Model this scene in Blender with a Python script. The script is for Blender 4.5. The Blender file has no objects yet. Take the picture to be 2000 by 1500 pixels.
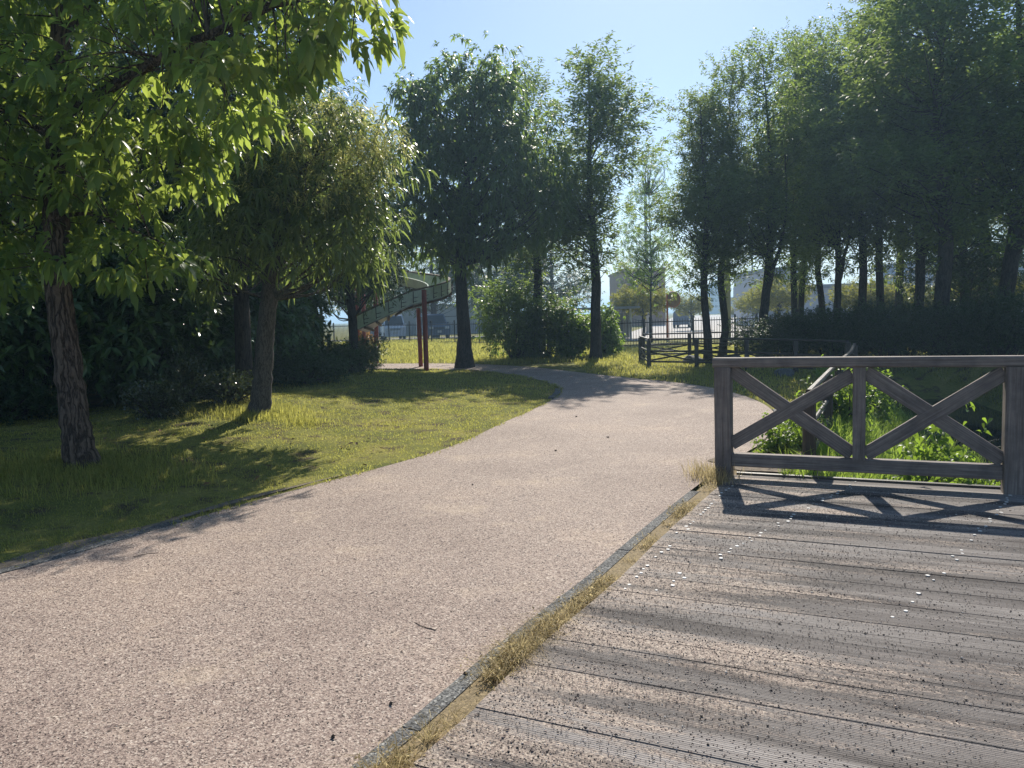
import bpy, math, random
import numpy as np
from mathutils import Matrix, Vector

S = bpy.context.scene
COL = S.collection
random.seed(7)

# ------------------------------------------------------------------ camera
PITCH, ROLL, FPX, CAMH = math.radians(5.0), math.radians(1.9), 1500.0, 1.55
_F = np.array([0, math.cos(PITCH), -math.sin(PITCH)])
_U0 = np.array([0, math.sin(PITCH), math.cos(PITCH)])
_R0 = np.array([1.0, 0, 0])
_R = _R0 * math.cos(ROLL) - _U0 * math.sin(ROLL)
_U = _U0 * math.cos(ROLL) + _R0 * math.sin(ROLL)
cam_d = bpy.data.cameras.new('camera')
cam = bpy.data.objects.new('camera', cam_d)
COL.objects.link(cam)
cam_d.sensor_width = 36.0
cam_d.lens = FPX / 2000 * 36
cam_d.clip_start = 0.05
cam_d.clip_end = 3000
m = Matrix.Identity(4)
for i in range(3):
    m[i][0], m[i][1], m[i][2] = _R[i], _U[i], -_F[i]
m[2][3] = CAMH
cam.matrix_world = m
S.camera = cam

# ------------------------------------------------------------------ sky, sun, exposure
SUN_AZ, SUN_EL = math.radians(11.8), math.radians(39.5)      # azimuth measured from +Y towards +X
W = bpy.data.worlds.new('World')
S.world = W
W.use_nodes = True
nt = W.node_tree
bg = nt.nodes['Background']
sky = nt.nodes.new('ShaderNodeTexSky')
sky.sky_type = 'NISHITA'
sky.sun_disc = False
sky.sun_elevation = SUN_EL
sky.sun_rotation = SUN_AZ
sky.air_density = 1.0
sky.dust_density = 0.35
sky.ozone_density = 3.2
nt.links.new(sky.outputs[0], bg.inputs[0])
bg.inputs[1].default_value = 0.097
sun_d = bpy.data.lights.new('sun', 'SUN')
sun_d.energy = 4.9
sun_d.angle = math.radians(0.55)
sun_d.color = (1.0, 0.93, 0.82)
sun = bpy.data.objects.new('sun', sun_d)
COL.objects.link(sun)
to_sun = Vector((math.sin(SUN_AZ) * math.cos(SUN_EL), math.cos(SUN_AZ) * math.cos(SUN_EL), math.sin(SUN_EL)))
sun.rotation_euler = to_sun.to_track_quat('Z', 'Y').to_euler()
sun.location = (0, 0, 60)
S.view_settings.view_transform = 'Standard'
S.view_settings.look = 'None'
S.view_settings.gamma = 1.0
S.view_settings.exposure = 0.45
cy = S.cycles
cy.max_bounces = 6
cy.diffuse_bounces = 3
cy.glossy_bounces = 2
cy.transmission_bounces = 4
cy.volume_bounces = 0
cy.transparent_max_bounces = 8
cy.caustics_reflective = False
cy.caustics_refractive = False
cy.use_denoising = True
cy.sample_clamp_indirect = 6.0
GLARE_HAZE = 0.0016  # density of the volume added to lift dark tones like lens glare

# ------------------------------------------------------------------ helpers: pixels, terrain
def ray(u, v):
    return _F + _R * (u - 1000) / FPX + _U * (750 - v) / FPX

def at(u, v, Y):
    """world point seen at photo pixel (u, v) at the distance Y in front of the camera"""
    d = ray(u, v)
    return np.array([0, 0, CAMH]) + d * (Y / d[1])

def G0(u, v, z=0.0):
    d = ray(u, v)
    return np.array([0, 0, CAMH]) + d * ((z - CAMH) / d[2])

def sstep(a, b, x):
    t = np.clip((x - a) / (b - a), 0, 1)
    return t * t * (3 - 2 * t)

def seg_dist(x, y, P):
    """signed distance to polyline P; positive on the left of its direction"""
    best = np.full(np.shape(x), 1e9)
    sgn = np.ones(np.shape(x))
    for (ax, ay), (bx, by) in zip(P[:-1], P[1:]):
        dx, dy = bx - ax, by - ay
        t = np.clip(((x - ax) * dx + (y - ay) * dy) / (dx * dx + dy * dy), 0, 1)
        ex, ey = x - (ax + t * dx), y - (ay + t * dy)
        d = np.hypot(ex, ey)
        c = dx * (y - ay) - dy * (x - ax)
        up = d < best
        best = np.where(up, d, best)
        sgn = np.where(up, np.sign(c), sgn)
    return best * sgn

def poly_in(x, y, P):
    P = np.asarray(P)
    r = np.zeros(np.shape(x), bool)
    n = len(P)
    for i in range(n):
        x1, y1 = P[i][:2]
        x2, y2 = P[(i + 1) % n][:2]
        c = ((y1 > y) != (y2 > y)) & (x < (x2 - x1) * (y - y1) / (y2 - y1 + 1e-12) + x1)
        r ^= c
    return r

def smooth_line(P, n=6):
    P = np.asarray(P, float)
    out = []
    Q = np.vstack([2 * P[0] - P[1], P, 2 * P[-1] - P[-2]])
    for i in range(1, len(Q) - 2):
        p0, p1, p2, p3 = Q[i - 1:i + 3]
        for k in range(n):
            t = k / n
            out.append(0.5 * ((2 * p1) + (-p0 + p2) * t + (2 * p0 - 5 * p1 + 4 * p2 - p3) * t * t + (-p0 + 3 * p1 - 3 * p2 + p3) * t ** 3))
    out.append(P[-1])
    return np.array(out)

# path outline on the ground (read off the photograph, flat ground)
PATH_LEFT = smooth_line([(-9.5, -3.0), (-6.6, 0.8), (-4.6, 3.5), (-3.33, 4.85), (-2.38, 6.58), (-0.9, 8.95), (-0.15, 11.2),
                         (0.76, 14.2), (1.0, 16.2), (0.75, 18.2), (0.0, 20.6), (-1.2, 22.8), (-3.2, 24.4), (-6.5, 25.2), (-14, 25.6), (-30, 26)])
PATH_RIGHT = smooth_line([(-3.9, -3.4), (-1.95, 0.2), (-0.60, 2.56), (-0.12, 3.50), (0.40, 4.42), (0.87, 5.34), (1.72, 6.90), (2.5, 8.2), (3.25, 9.4), (3.75, 10.8),
                          (4.1, 12.6), (4.1, 14.6), (3.7, 16.4), (2.9, 18.1), (1.9, 20.4), (0.9, 22.8), (-0.6, 25.2), (-3.0, 27.2), (-6.5, 28.4), (-14, 29.2), (-30, 29.8)])
PATH_POLY = np.vstack([PATH_LEFT, PATH_RIGHT[::-1]])
STREAM = [(2.9, 2.5), (4.6, 6.0), (6.6, 10.0), (8.6, 14.0), (10.0, 19.0)]
RAIL_L, RAIL_R = np.array([1.93, 6.98]), np.array([3.97, 6.01])
DP = (RAIL_R - RAIL_L) / np.linalg.norm(RAIL_R - RAIL_L)      # along the planks and the railing
DN = np.array([DP[1], -DP[0]])                                # from the railing towards the camera
if DN[1] > 0:
    DN = -DN

def height(x, y):
    x = np.asarray(x, float)
    y = np.asarray(y, float)
    dl = seg_dist(x, y, PATH_LEFT[:70])                       # positive on the lawn side
    z = 0.26 * sstep(0.25, 4.0, dl) * sstep(26, 18, y)
    z = z + 0.14 * np.exp(-((x + 4.2) ** 2 + (y - 12.4) ** 2) / 1.6) * sstep(0.2, 1.0, dl)
    z = z + 0.22 * sstep(30, 36, y) * sstep(2, -6, x) * sstep(60, 50, y)
    ds = np.abs(seg_dist(x, y, STREAM))
    z = z - 1.0 * sstep(2.35, 0.7, ds) * sstep(22, 18, y)
    under = (x - RAIL_L[0]) * DN[0] + (y - RAIL_L[1]) * DN[1]
    z = z - 0.12 * sstep(-0.35, 0.1, under) * sstep(0.25, 0.45, -seg_dist(x, y, PATH_RIGHT[:40]))
    return z

def G(u, v):
    z = 0.0
    for _ in range(25):
        p = G0(u, v, z)
        z = 0.5 * z + 0.5 * float(height(p[0], p[1]))
    p = G0(u, v, z)
    return p

# ------------------------------------------------------------------ helpers: objects and meshes
def link(o):
    COL.objects.link(o)
    return o

def npmesh(name, V, F, smooth=True):
    """V (n,3); F = array (m,k) or list of such arrays"""
    me = bpy.data.meshes.new(name)
    V = np.ascontiguousarray(V, np.float32)
    Fs = [np.asarray(f, np.int32) for f in (F if isinstance(F, list) else [F]) if len(f)]
    me.vertices.add(len(V))
    me.vertices.foreach_set('co', V.ravel())
    loops = np.concatenate([f.ravel() for f in Fs])
    tot = np.concatenate([np.full(len(f), f.shape[1], np.int32) for f in Fs])
    start = np.concatenate([[0], np.cumsum(tot)[:-1]]).astype(np.int32)
    me.loops.add(len(loops))
    me.loops.foreach_set('vertex_index', loops)
    me.polygons.add(len(tot))
    me.polygons.foreach_set('loop_start', start)
    me.polygons.foreach_set('loop_total', tot)
    me.polygons.foreach_set('use_smooth', np.full(len(tot), bool(smooth)))
    me.update(calc_edges=True)
    return me

class MB:
    """collects polygons; build() links them as ONE mesh object"""
    def __init__(s):
        s.v, s.f, s.n = [], {}, 0

    def add(s, V, F):
        V = np.asarray(V, float)
        for f in F:
            s.f.setdefault(len(f), []).append([i + s.n for i in f])
        s.v.append(V)
        s.n += len(V)

    def arr(s, V, F):
        s.f.setdefault(F.shape[1], []).extend((np.asarray(F) + s.n).tolist())
        s.v.append(np.asarray(V, float))
        s.n += len(V)

    def box(s, c, d, ax=None):
        c = np.asarray(c, float)
        d = np.asarray(d, float) / 2
        A = np.eye(3) if ax is None else np.asarray(ax, float)
        V = [c + A.T @ (np.array(k) * d) for k in ((-1, -1, -1), (1, -1, -1), (1, 1, -1), (-1, 1, -1), (-1, -1, 1), (1, -1, 1), (1, 1, 1), (-1, 1, 1))]
        s.add(V, [(0, 3, 2, 1), (4, 5, 6, 7), (0, 1, 5, 4), (1, 2, 6, 5), (2, 3, 7, 6), (3, 0, 4, 7)])

    def bar(s, a, b, w, h, up=(0, 0, 1)):
        a, b = np.asarray(a, float), np.asarray(b, float)
        x = b - a
        L = np.linalg.norm(x)
        x /= L
        z = np.asarray(up, float) - x * np.dot(up, x)
        z /= np.linalg.norm(z)
        y = np.cross(z, x)
        s.box((a + b) / 2, (L, w, h), (x, y, z))

    def tube(s, pts, rad, sides=8, cap=True, noise=None):
        P = np.asarray(pts, float)
        n = len(P)
        R = np.full(n, rad, float) if np.isscalar(rad) else np.asarray(rad, float)
        T = np.gradient(P, axis=0)
        T /= np.linalg.norm(T, axis=1)[:, None] + 1e-12
        ref = np.array([0, 0, 1.0]) if abs(T[0][2]) < 0.9 else np.array([0, 1.0, 0])
        X = np.cross(ref, T)
        X /= np.linalg.norm(X, axis=1)[:, None] + 1e-12
        Y = np.cross(T, X)
        a = np.arange(sides) / sides * 2 * math.pi
        rr = R[:, None] * (np.ones((n, sides)) if noise is None else noise)
        V = P[:, None, :] + rr[:, :, None] * (np.cos(a)[None, :, None] * X[:, None, :] + np.sin(a)[None, :, None] * Y[:, None, :])
        i, j = np.meshgrid(np.arange(n - 1), np.arange(sides), indexing='ij')
        j2 = (j + 1) % sides
        F = np.stack([i * sides + j, i * sides + j2, (i + 1) * sides + j2, (i + 1) * sides + j], -1).reshape(-1, 4)
        s.arr(V.reshape(-1, 3), F)
        if cap:
            s.f.setdefault(sides, []).extend([[s.n - n * sides + k for k in range(sides)][::-1], [s.n - sides + k for k in range(sides)]])

    def prism(s, P, z0, z1):
        n = len(P)
        V = [(p[0], p[1], z0) for p in P] + [(p[0], p[1], z1) for p in P]
        s.add(V, [tuple(range(n))[::-1], tuple(range(n, 2 * n))] + [(i, (i + 1) % n, n + (i + 1) % n, n + i) for i in range(n)])

    def mesh(s, name, smooth=False):
        return npmesh(name, np.vstack(s.v), [np.array(f) for f in s.f.values()], smooth)

    def build(s, name, mat, parent=None, smooth=False):
        return obj(name, s.mesh(name, smooth), mat, parent)

def obj(name, me, mat, parent=None):
    o = bpy.data.objects.new(name, me)
    for k in (mat if isinstance(mat, (list, tuple)) else [mat]):
        if len(me.materials) == 0 or isinstance(mat, (list, tuple)):
            me.materials.append(k)
    if parent is not None:
        o.parent = parent
    return link(o)

def tag(o, label, cat, group=None, kind=None):
    if label:
        o['label'] = label
    if cat:
        o['category'] = cat
    if group:
        o['group'] = group
    if kind:
        o['kind'] = kind
    return o

def thing(name, label, cat, loc=(0, 0, 0), group=None, rz=0.0):
    o = bpy.data.objects.new(name, None)
    o.empty_display_size = 0.2
    o.location = tuple(float(c) for c in loc)
    o.rotation_euler = (0, 0, rz)
    return tag(link(o), label, cat, group)

def struct(o, label=None, cat=None):
    o['kind'] = 'structure'
    return tag(o, label, cat)

def children(o):
    return [c for c in bpy.data.objects if c.parent == o]

def copy_tree(o, label, loc, rz=0.0, scale=(1, 1, 1), parent=None, tilt=(0, 0)):
    c = o.copy()
    COL.objects.link(c)
    c.parent = parent
    for ch in children(o):
        d = ch.copy()
        COL.objects.link(d)
        d.parent = c
        for g in children(ch):
            e = g.copy()
            COL.objects.link(e)
            e.parent = d
    if label:
        c['label'] = label
    place(c, loc, rz, scale, tilt)
    return c

def place(c, loc, rz=0.0, scale=(1, 1, 1), tilt=(0, 0)):
    c.location = tuple(float(k) for k in loc)
    c.rotation_euler = (tilt[0], tilt[1], rz)
    c.scale = scale

# ------------------------------------------------------------------ materials
def new_mat(name):
    mt = bpy.data.materials.new(name)
    mt.use_nodes = True
    n = mt.node_tree.nodes
    return mt, n, mt.node_tree.links, n['Principled BSDF'], n['Material Output']

def ramp(n, stops, interp='LINEAR'):
    r = n.new('ShaderNodeValToRGB')
    r.color_ramp.interpolation = interp
    e = r.color_ramp.elements
    while len(e) < len(stops):
        e.new(0.5)
    for k, (p, c) in zip(e, stops):
        k.position = p
        k.color = (*c, 1) if len(c) == 3 else c
    return r

def texnoise(n, l, vec, scale, detail=3, rough=0.55):
    t = n.new('ShaderNodeTexNoise')
    t.inputs['Scale'].default_value = scale
    t.inputs['Detail'].default_value = detail
    t.inputs['Roughness'].default_value = rough
    if vec is not None:
        l.new(vec, t.inputs['Vector'])
    return t

def mapping(n, l, vec, scale=(1, 1, 1), rot=(0, 0, 0)):
    mp = n.new('ShaderNodeMapping')
    mp.inputs['Scale'].default_value = scale
    mp.inputs['Rotation'].default_value = rot
    l.new(vec, mp.inputs['Vector'])
    return mp.outputs[0]

def mix(n, l, fac, a, b, mode='MIX'):
    x = n.new('ShaderNodeMix')
    x.data_type = 'RGBA'
    x.blend_type = mode
    for sock, val in ((x.inputs[0], fac), (x.inputs[6], a), (x.inputs[7], b)):
        if hasattr(val, 'is_linked') or hasattr(val, 'links'):
            l.new(val, sock)
        else:
            sock.default_value = val if not isinstance(val, tuple) else (*val, 1)[:4]
    return x.outputs[2]

def bump(n, l, h, strength, dist, bs, normal=None):
    b = n.new('ShaderNodeBump')
    b.inputs['Strength'].default_value = strength
    b.inputs['Distance'].default_value = dist
    l.new(h, b.inputs['Height'])
    if normal is not None:
        l.new(normal, b.inputs['Normal'])
    if bs is not None:
        l.new(b.outputs[0], bs.inputs['Normal'])
    return b.outputs[0]

def plain(name, col, rough=0.6, var=0.25, scale=6.0, metal=0.0, bmp=0.0, spec=0.4):
    mt, n, l, b, o = new_mat(name)
    tc = n.new('ShaderNodeTexCoord')
    t = texnoise(n, l, tc.outputs['Object'], scale, 5, 0.65)
    r = ramp(n, [(0.3, tuple(c * (1 - var) for c in col)), (0.7, tuple(min(1, c * (1 + var * 0.6)) for c in col))])
    l.new(t.outputs[0], r.inputs[0])
    l.new(r.outputs[0], b.inputs['Base Color'])
    b.inputs['Roughness'].default_value = rough
    b.inputs['Metallic'].default_value = metal
    b.inputs['Specular IOR Level'].default_value = spec
    if bmp:
        bump(n, l, t.outputs[0], bmp, 0.01, b)
    return mt

def leaf_mat(name, cols, trans, tfac=0.42, rough=0.42, spec=0.45):
    """leaf: glossy skin over diffuse, light shining through; every leaf its own tint"""
    mt, n, l, b, o = new_mat(name)
    g = n.new('ShaderNodeNewGeometry')
    oi = n.new('ShaderNodeObjectInfo')
    k = len(cols)
    r = ramp(n, [(i / (k - 1), c) for i, c in enumerate(cols)])
    l.new(g.outputs['Random Per Island'], r.inputs[0])
    hs = n.new('ShaderNodeHueSaturation')
    mr = n.new('ShaderNodeMapRange')
    mr.inputs[3].default_value = 0.82
    mr.inputs[4].default_value = 1.2
    l.new(oi.outputs['Random'], mr.inputs[0])
    l.new(mr.outputs[0], hs.inputs['Value'])
    l.new(r.outputs[0], hs.inputs['Color'])
    l.new(hs.outputs[0], b.inputs['Base Color'])
    b.inputs['Roughness'].default_value = rough
    b.inputs['Specular IOR Level'].default_value = spec
    t = n.new('ShaderNodeBsdfTranslucent')
    tr = ramp(n, [(0.0, tuple(c * 0.75 for c in trans)), (1.0, tuple(min(1, c * 1.2) for c in trans))])
    l.new(g.outputs['Random Per Island'], tr.inputs[0])
    l.new(tr.outputs[0], t.inputs['Color'])
    mx = n.new('ShaderNodeMixShader')
    mx.inputs[0].default_value = tfac
    l.new(b.outputs[0], mx.inputs[1])
    l.new(t.outputs[0], mx.inputs[2])
    l.new(mx.outputs[0], o.inputs['Surface'])
    return mt

def bark_mat(name, c0, c1, sc=1.0, strength=0.9):
    """long vertical plates between ragged fissures"""
    mt, n, l, b, o = new_mat(name)
    tc = n.new('ShaderNodeTexCoord')
    wn = texnoise(n, l, mapping(n, l, tc.outputs['Object'], (6 * sc, 6 * sc, 5 * sc)), 1.0, 3, 0.6)
    off = n.new('ShaderNodeVectorMath')
    off.operation = 'MULTIPLY_ADD'
    off.inputs[1].default_value = (0.07, 0.07, 0.10)
    l.new(wn.outputs['Color'], off.inputs[0])
    l.new(tc.outputs['Object'], off.inputs[2])
    rid = texnoise(n, l, mapping(n, l, off.outputs[0], (24 * sc, 24 * sc, 2.6 * sc)), 1.0, 3, 0.5)
    fine = texnoise(n, l, mapping(n, l, tc.outputs['Object'], (45 * sc, 45 * sc, 14 * sc)), 1.0, 5, 0.7)
    sb = n.new('ShaderNodeMath')
    sb.operation = 'SUBTRACT'
    sb.inputs[1].default_value = 0.5
    l.new(rid.outputs[0], sb.inputs[0])
    ab = n.new('ShaderNodeMath')
    ab.operation = 'ABSOLUTE'
    l.new(sb.outputs[0], ab.inputs[0])
    cr = ramp(n, [(0.0, (0, 0, 0)), (0.075, (1, 1, 1))])
    l.new(ab.outputs[0], cr.inputs[0])
    c = ramp(n, [(0.25, c0), (0.75, c1)])
    l.new(fine.outputs[0], c.inputs[0])
    col = mix(n, l, cr.outputs[0], tuple(k * 0.5 for k in c0), c.outputs[0])
    l.new(col, b.inputs['Base Color'])
    b.inputs['Roughness'].default_value = 0.9
    b.inputs['Specular IOR Level'].default_value = 0.2
    n1 = bump(n, l, cr.outputs[0], strength, 0.02, None)
    bump(n, l, fine.outputs[0], strength * 0.6, 0.012, b, n1)
    return mt

def ground_mat():
    mt, n, l, b, o = new_mat('lawn_soil')
    tc = n.new('ShaderNodeTexCoord')
    t1 = texnoise(n, l, tc.outputs['Object'], 0.9, 5, 0.6)
    t2 = texnoise(n, l, tc.outputs['Object'], 28, 4, 0.7)
    t3 = texnoise(n, l, tc.outputs['Object'], 3.1, 4, 0.6)
    a = ramp(n, [(0.28, (0.09, 0.11, 0.03)), (0.5, (0.205, 0.205, 0.052)), (0.72, (0.34, 0.29, 0.095))])
    l.new(t1.outputs[0], a.inputs[0])
    s = ramp(n, [(0.3, (0.06, 0.045, 0.03)), (0.7, (0.13, 0.10, 0.065))])
    l.new(t2.outputs[0], s.inputs[0])
    f = ramp(n, [(0.52, (0, 0, 0)), (0.66, (1, 1, 1))])
    l.new(t3.outputs[0], f.inputs[0])
    c = mix(n, l, f.outputs[0], a.outputs[0], s.outputs[0])
    fine = ramp(n, [(0.25, (0.55, 0.55, 0.55)), (0.75, (1.25, 1.25, 1.2))])
    l.new(t2.outputs[0], fine.inputs[0])
    c = mix(n, l, 1.0, c, fine.outputs[0], 'MULTIPLY')
    l.new(c, b.inputs['Base Color'])
    b.inputs['Roughness'].default_value = 0.95
    b.inputs['Specular IOR Level'].default_value = 0.1
    bump(n, l, t2.outputs[0], 0.7, 0.03, b)
    return mt

def gravel_nodes(n, l, vec, sc, pal):
    """fine bonded chippings: one tint per grain"""
    v = n.new('ShaderNodeTexVoronoi')
    v.inputs['Scale'].default_value = sc
    l.new(vec, v.inputs['Vector'])
    sep = n.new('ShaderNodeSeparateColor')
    l.new(v.outputs['Color'], sep.inputs[0])
    r = ramp(n, pal, 'CONSTANT')
    l.new(sep.outputs[0], r.inputs[0])
    return r.outputs[0], v.outputs['Distance']

PINK = [(0.0, (0.05, 0.036, 0.033)), (0.15, (0.165, 0.118, 0.102)), (0.30, (0.275, 0.205, 0.172)), (0.50, (0.37, 0.285, 0.233)), (0.72, (0.46, 0.365, 0.30)), (0.9, (0.60, 0.51, 0.425))]

def path_mat():
    mt, n, l, b, o = new_mat('pink_bonded_gravel')
    tc = n.new('ShaderNodeTexCoord')
    P = tc.outputs['Object']
    c1, d1 = gravel_nodes(n, l, P, 190, PINK)
    c2, d2 = gravel_nodes(n, l, P, 110, PINK)
    w = texnoise(n, l, P, 22, 3, 0.6)
    wr = ramp(n, [(0.42, (0, 0, 0)), (0.62, (1, 1, 1))])
    l.new(w.outputs[0], wr.inputs[0])
    c = mix(n, l, wr.outputs[0], c1, c2)
    big = texnoise(n, l, P, 0.55, 5, 0.62)
    br = ramp(n, [(0.32, (0.82, 0.80, 0.80)), (0.5, (1, 1, 1)), (0.68, (1.14, 1.12, 1.08))])
    l.new(big.outputs[0], br.inputs[0])
    c = mix(n, l, 1.0, c, br.outputs[0], 'MULTIPLY')
    sn = texnoise(n, l, P, 1.1, 8, 0.78)
    sr = ramp(n, [(0.55, (0, 0, 0)), (0.80, (0.6, 0.6, 0.6))])
    l.new(sn.outputs[0], sr.inputs[0])
    c = mix(n, l, sr.outputs[0], c, (0.60, 0.48, 0.34))
    l.new(c, b.inputs['Base Color'])
    b.inputs['Roughness'].default_value = 0.8
    b.inputs['Specular IOR Level'].default_value = 0.25
    n1 = bump(n, l, d1, 0.35, 0.004, None)
    bump(n, l, d2, 0.2, 0.006, b, n1)
    return mt

def kerb_mat():
    mt, n, l, b, o = new_mat('grey_exposed_kerbstone')
    tc = n.new('ShaderNodeTexCoord')
    c, d = gravel_nodes(n, l, tc.outputs['Object'], 130, [(0, (0.05, 0.052, 0.055)), (0.25, (0.12, 0.122, 0.125)), (0.55, (0.18, 0.182, 0.182)), (0.80, (0.25, 0.25, 0.245)), (0.96, (0.46, 0.46, 0.44))])
    t = texnoise(n, l, tc.outputs['Object'], 2.2, 5, 0.65)
    r = ramp(n, [(0.35, (0.6, 0.6, 0.6)), (0.65, (1.1, 1.08, 1.02))])
    l.new(t.outputs[0], r.inputs[0])
    l.new(mix(n, l, 1.0, c, r.outputs[0], 'MULTIPLY'), b.inputs['Base Color'])
    b.inputs['Roughness'].default_value = 0.85
    b.inputs['Specular IOR Level'].default_value = 0.2
    bump(n, l, d, 0.25, 0.005, b)
    return mt

def deck_mat():
    mt, n, l, b, o = new_mat('weathered_deck_boards')
    tc = n.new('ShaderNodeTexCoord')
    g = n.new('ShaderNodeNewGeometry')
    P = tc.outputs['Object']
    gr = texnoise(n, l, mapping(n, l, P, (1.2, 70, 1)), 1.6, 6, 0.7)
    c = ramp(n, [(0.25, (0.07, 0.062, 0.058)), (0.5, (0.165, 0.149, 0.139)), (0.75, (0.30, 0.28, 0.262))])
    l.new(gr.outputs[0], c.inputs[0])
    tint = ramp(n, [(0, (0.5, 0.48, 0.48)), (0.3, (0.85, 0.83, 0.82)), (0.6, (1.0, 0.99, 0.98)), (1, (1.35, 1.34, 1.33))])
    l.new(g.outputs['Random Per Island'], tint.inputs[0])
    col = mix(n, l, 1.0, c.outputs[0], tint.outputs[0], 'MULTIPLY')
    # sun-bleached and damp streaks along the boards
    st = texnoise(n, l, mapping(n, l, P, (0.45, 3.2, 1)), 1.3, 5, 0.6)
    sr = ramp(n, [(0.36, (0.36, 0.33, 0.33)), (0.5, (0.95, 0.95, 0.95)), (0.68, (1.4, 1.4, 1.4))])
    l.new(st.outputs[0], sr.inputs[0])
    col = mix(n, l, 1.0, col, sr.outputs[0], 'MULTIPLY')
    # washed-on sand and chippings from the path, thickest near the kerb (local x = 0)
    sa = texnoise(n, l, mapping(n, l, P, (0.42, 3.6, 1)), 1.0, 6, 0.70)
    fi = texnoise(n, l, P, 60, 3, 0.7)
    sx = n.new('ShaderNodeSeparateXYZ')
    l.new(P, sx.inputs[0])
    fall = n.new('ShaderNodeMapRange')
    fall.inputs[1].default_value = -1.0
    fall.inputs[2].default_value = 2.9
    fall.inputs[3].default_value = 0.12
    fall.inputs[4].default_value = -0.16
    l.new(sx.outputs[0], fall.inputs[0])
    ad = n.new('ShaderNodeMath')
    ad.operation = 'ADD'
    l.new(sa.outputs[0], ad.inputs[0])
    l.new(fall.outputs[0], ad.inputs[1])
    ad2 = n.new('ShaderNodeMath')
    ad2.operation = 'MULTIPLY_ADD'
    ad2.inputs[1].default_value = 0.22
    l.new(fi.outputs[0], ad2.inputs[0])
    l.new(ad.outputs[0], ad2.inputs[2])
    sm = ramp(n, [(0.58, (0, 0, 0)), (0.70, (0.92, 0.92, 0.92))])
    l.new(ad2.outputs[0], sm.inputs[0])
    sand, sd = gravel_nodes(n, l, P, 150, [(0, (0.06, 0.045, 0.04)), (0.14, (0.22, 0.165, 0.135)), (0.35, (0.34, 0.265, 0.215)), (0.6, (0.43, 0.345, 0.275)), (0.85, (0.55, 0.46, 0.37))])
    col = mix(n, l, sm.outputs[0], col, sand)
    l.new(col, b.inputs['Base Color'])
    b.inputs['Roughness'].default_value = 0.78
    b.inputs['Specular IOR Level'].default_value = 0.3
    # ribbed tread: fine grooves along the board
    wv = n.new('ShaderNodeTexWave')
    wv.bands_direction = 'Y'
    wv.inputs['Scale'].default_value = 26
    wv.inputs['Distortion'].default_value = 0.8
    wv.inputs['Detail'].default_value = 2
    l.new(P, wv.inputs['Vector'])
    hm = n.new('ShaderNodeMath')
    hm.operation = 'MULTIPLY'
    l.new(wv.outputs['Fac'], hm.inputs[0])
    inv = n.new('ShaderNodeInvert')
    l.new(sm.outputs[0], inv.inputs['Color'])
    l.new(inv.outputs[0], hm.inputs[1])
    n1 = bump(n, l, hm.outputs[0], 0.35, 0.006, None)
    n2 = bump(n, l, gr.outputs[0], 0.5, 0.006, None, n1)
    bump(n, l, sd, 0.25, 0.006, b, n2)
    return mt

def timber_mat(name, c0, c1):
    """grain along each member's own x axis"""
    mt, n, l, b, o = new_mat(name)
    tc = n.new('ShaderNodeTexCoord')
    oi = n.new('ShaderNodeObjectInfo')
    ad = n.new('ShaderNodeVectorMath')
    l.new(tc.outputs['Object'], ad.inputs[0])
    l.new(oi.outputs['Location'], ad.inputs[1])
    P = ad.outputs[0]
    gr = texnoise(n, l, mapping(n, l, P, (1.5, 55, 55)), 1.4, 7, 0.7)
    bl = texnoise(n, l, P, 5, 5, 0.65)
    c = ramp(n, [(0.28, tuple(k * 0.5 for k in c0)), (0.45, c0), (0.75, c1)])
    l.new(gr.outputs[0], c.inputs[0])
    r = ramp(n, [(0.3, (0.6, 0.6, 0.62)), (0.6, (1.05, 1.03, 1.0))])
    l.new(bl.outputs[0], r.inputs[0])
    l.new(mix(n, l, 1.0, c.outputs[0], r.outputs[0], 'MULTIPLY'), b.inputs['Base Color'])
    b.inputs['Roughness'].default_value = 0.72
    b.inputs['Specular IOR Level'].default_value = 0.3
    bump(n, l, gr.outputs[0], 0.6, 0.004, b)
    return mt

def stones_mat():
    mt, n, l, b, o = new_mat('loose_chippings')
    g = n.new('ShaderNodeNewGeometry')
    r = ramp(n, [(0, (0.03, 0.024, 0.022)), (0.45, (0.06, 0.045, 0.04)), (0.6, (0.2, 0.14, 0.12)), (0.8, (0.45, 0.34, 0.28)), (0.95, (0.68, 0.62, 0.55))])
    l.new(g.outputs['Random Per Island'], r.inputs[0])
    l.new(r.outputs[0], b.inputs['Base Color'])
    b.inputs['Roughness'].default_value = 0.7
    return mt

def blade_mat(name, cols, trans, tfac=0.5):
    return leaf_mat(name, cols, trans, tfac, 0.6, 0.2)

def facade_mat(name, wall, glass, nx, nz, wfrac=0.6):
    return plain(name, wall, 0.85, 0.12, 0.6)

M = {}
M['ground'] = ground_mat()
M['path'] = path_mat()
M['kerb'] = kerb_mat()
M['deck'] = deck_mat()
M['timber'] = timber_mat('weathered_brown_timber', (0.185, 0.152, 0.135), (0.34, 0.295, 0.265))
M['darktimber'] = timber_mat('dark_stained_timber', (0.04, 0.034, 0.032), (0.095, 0.08, 0.072))
M['darktimber'].node_tree.nodes['Principled BSDF'].inputs['Roughness'].default_value = 0.45
M['darktimber'].node_tree.nodes['Principled BSDF'].inputs['Specular IOR Level'].default_value = 0.5
M['stones'] = stones_mat()
M['bark_a'] = bark_mat('fissured_brown_bark', (0.075, 0.052, 0.04), (0.20, 0.15, 0.115), 1.0, 1.0)
M['bark_b'] = bark_mat('smooth_grey_bark', (0.07, 0.06, 0.052), (0.15, 0.135, 0.12), 1.8, 0.4)
M['bark_c'] = bark_mat('dark_bark', (0.04, 0.034, 0.03), (0.085, 0.072, 0.062), 1.2, 0.6)
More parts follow.
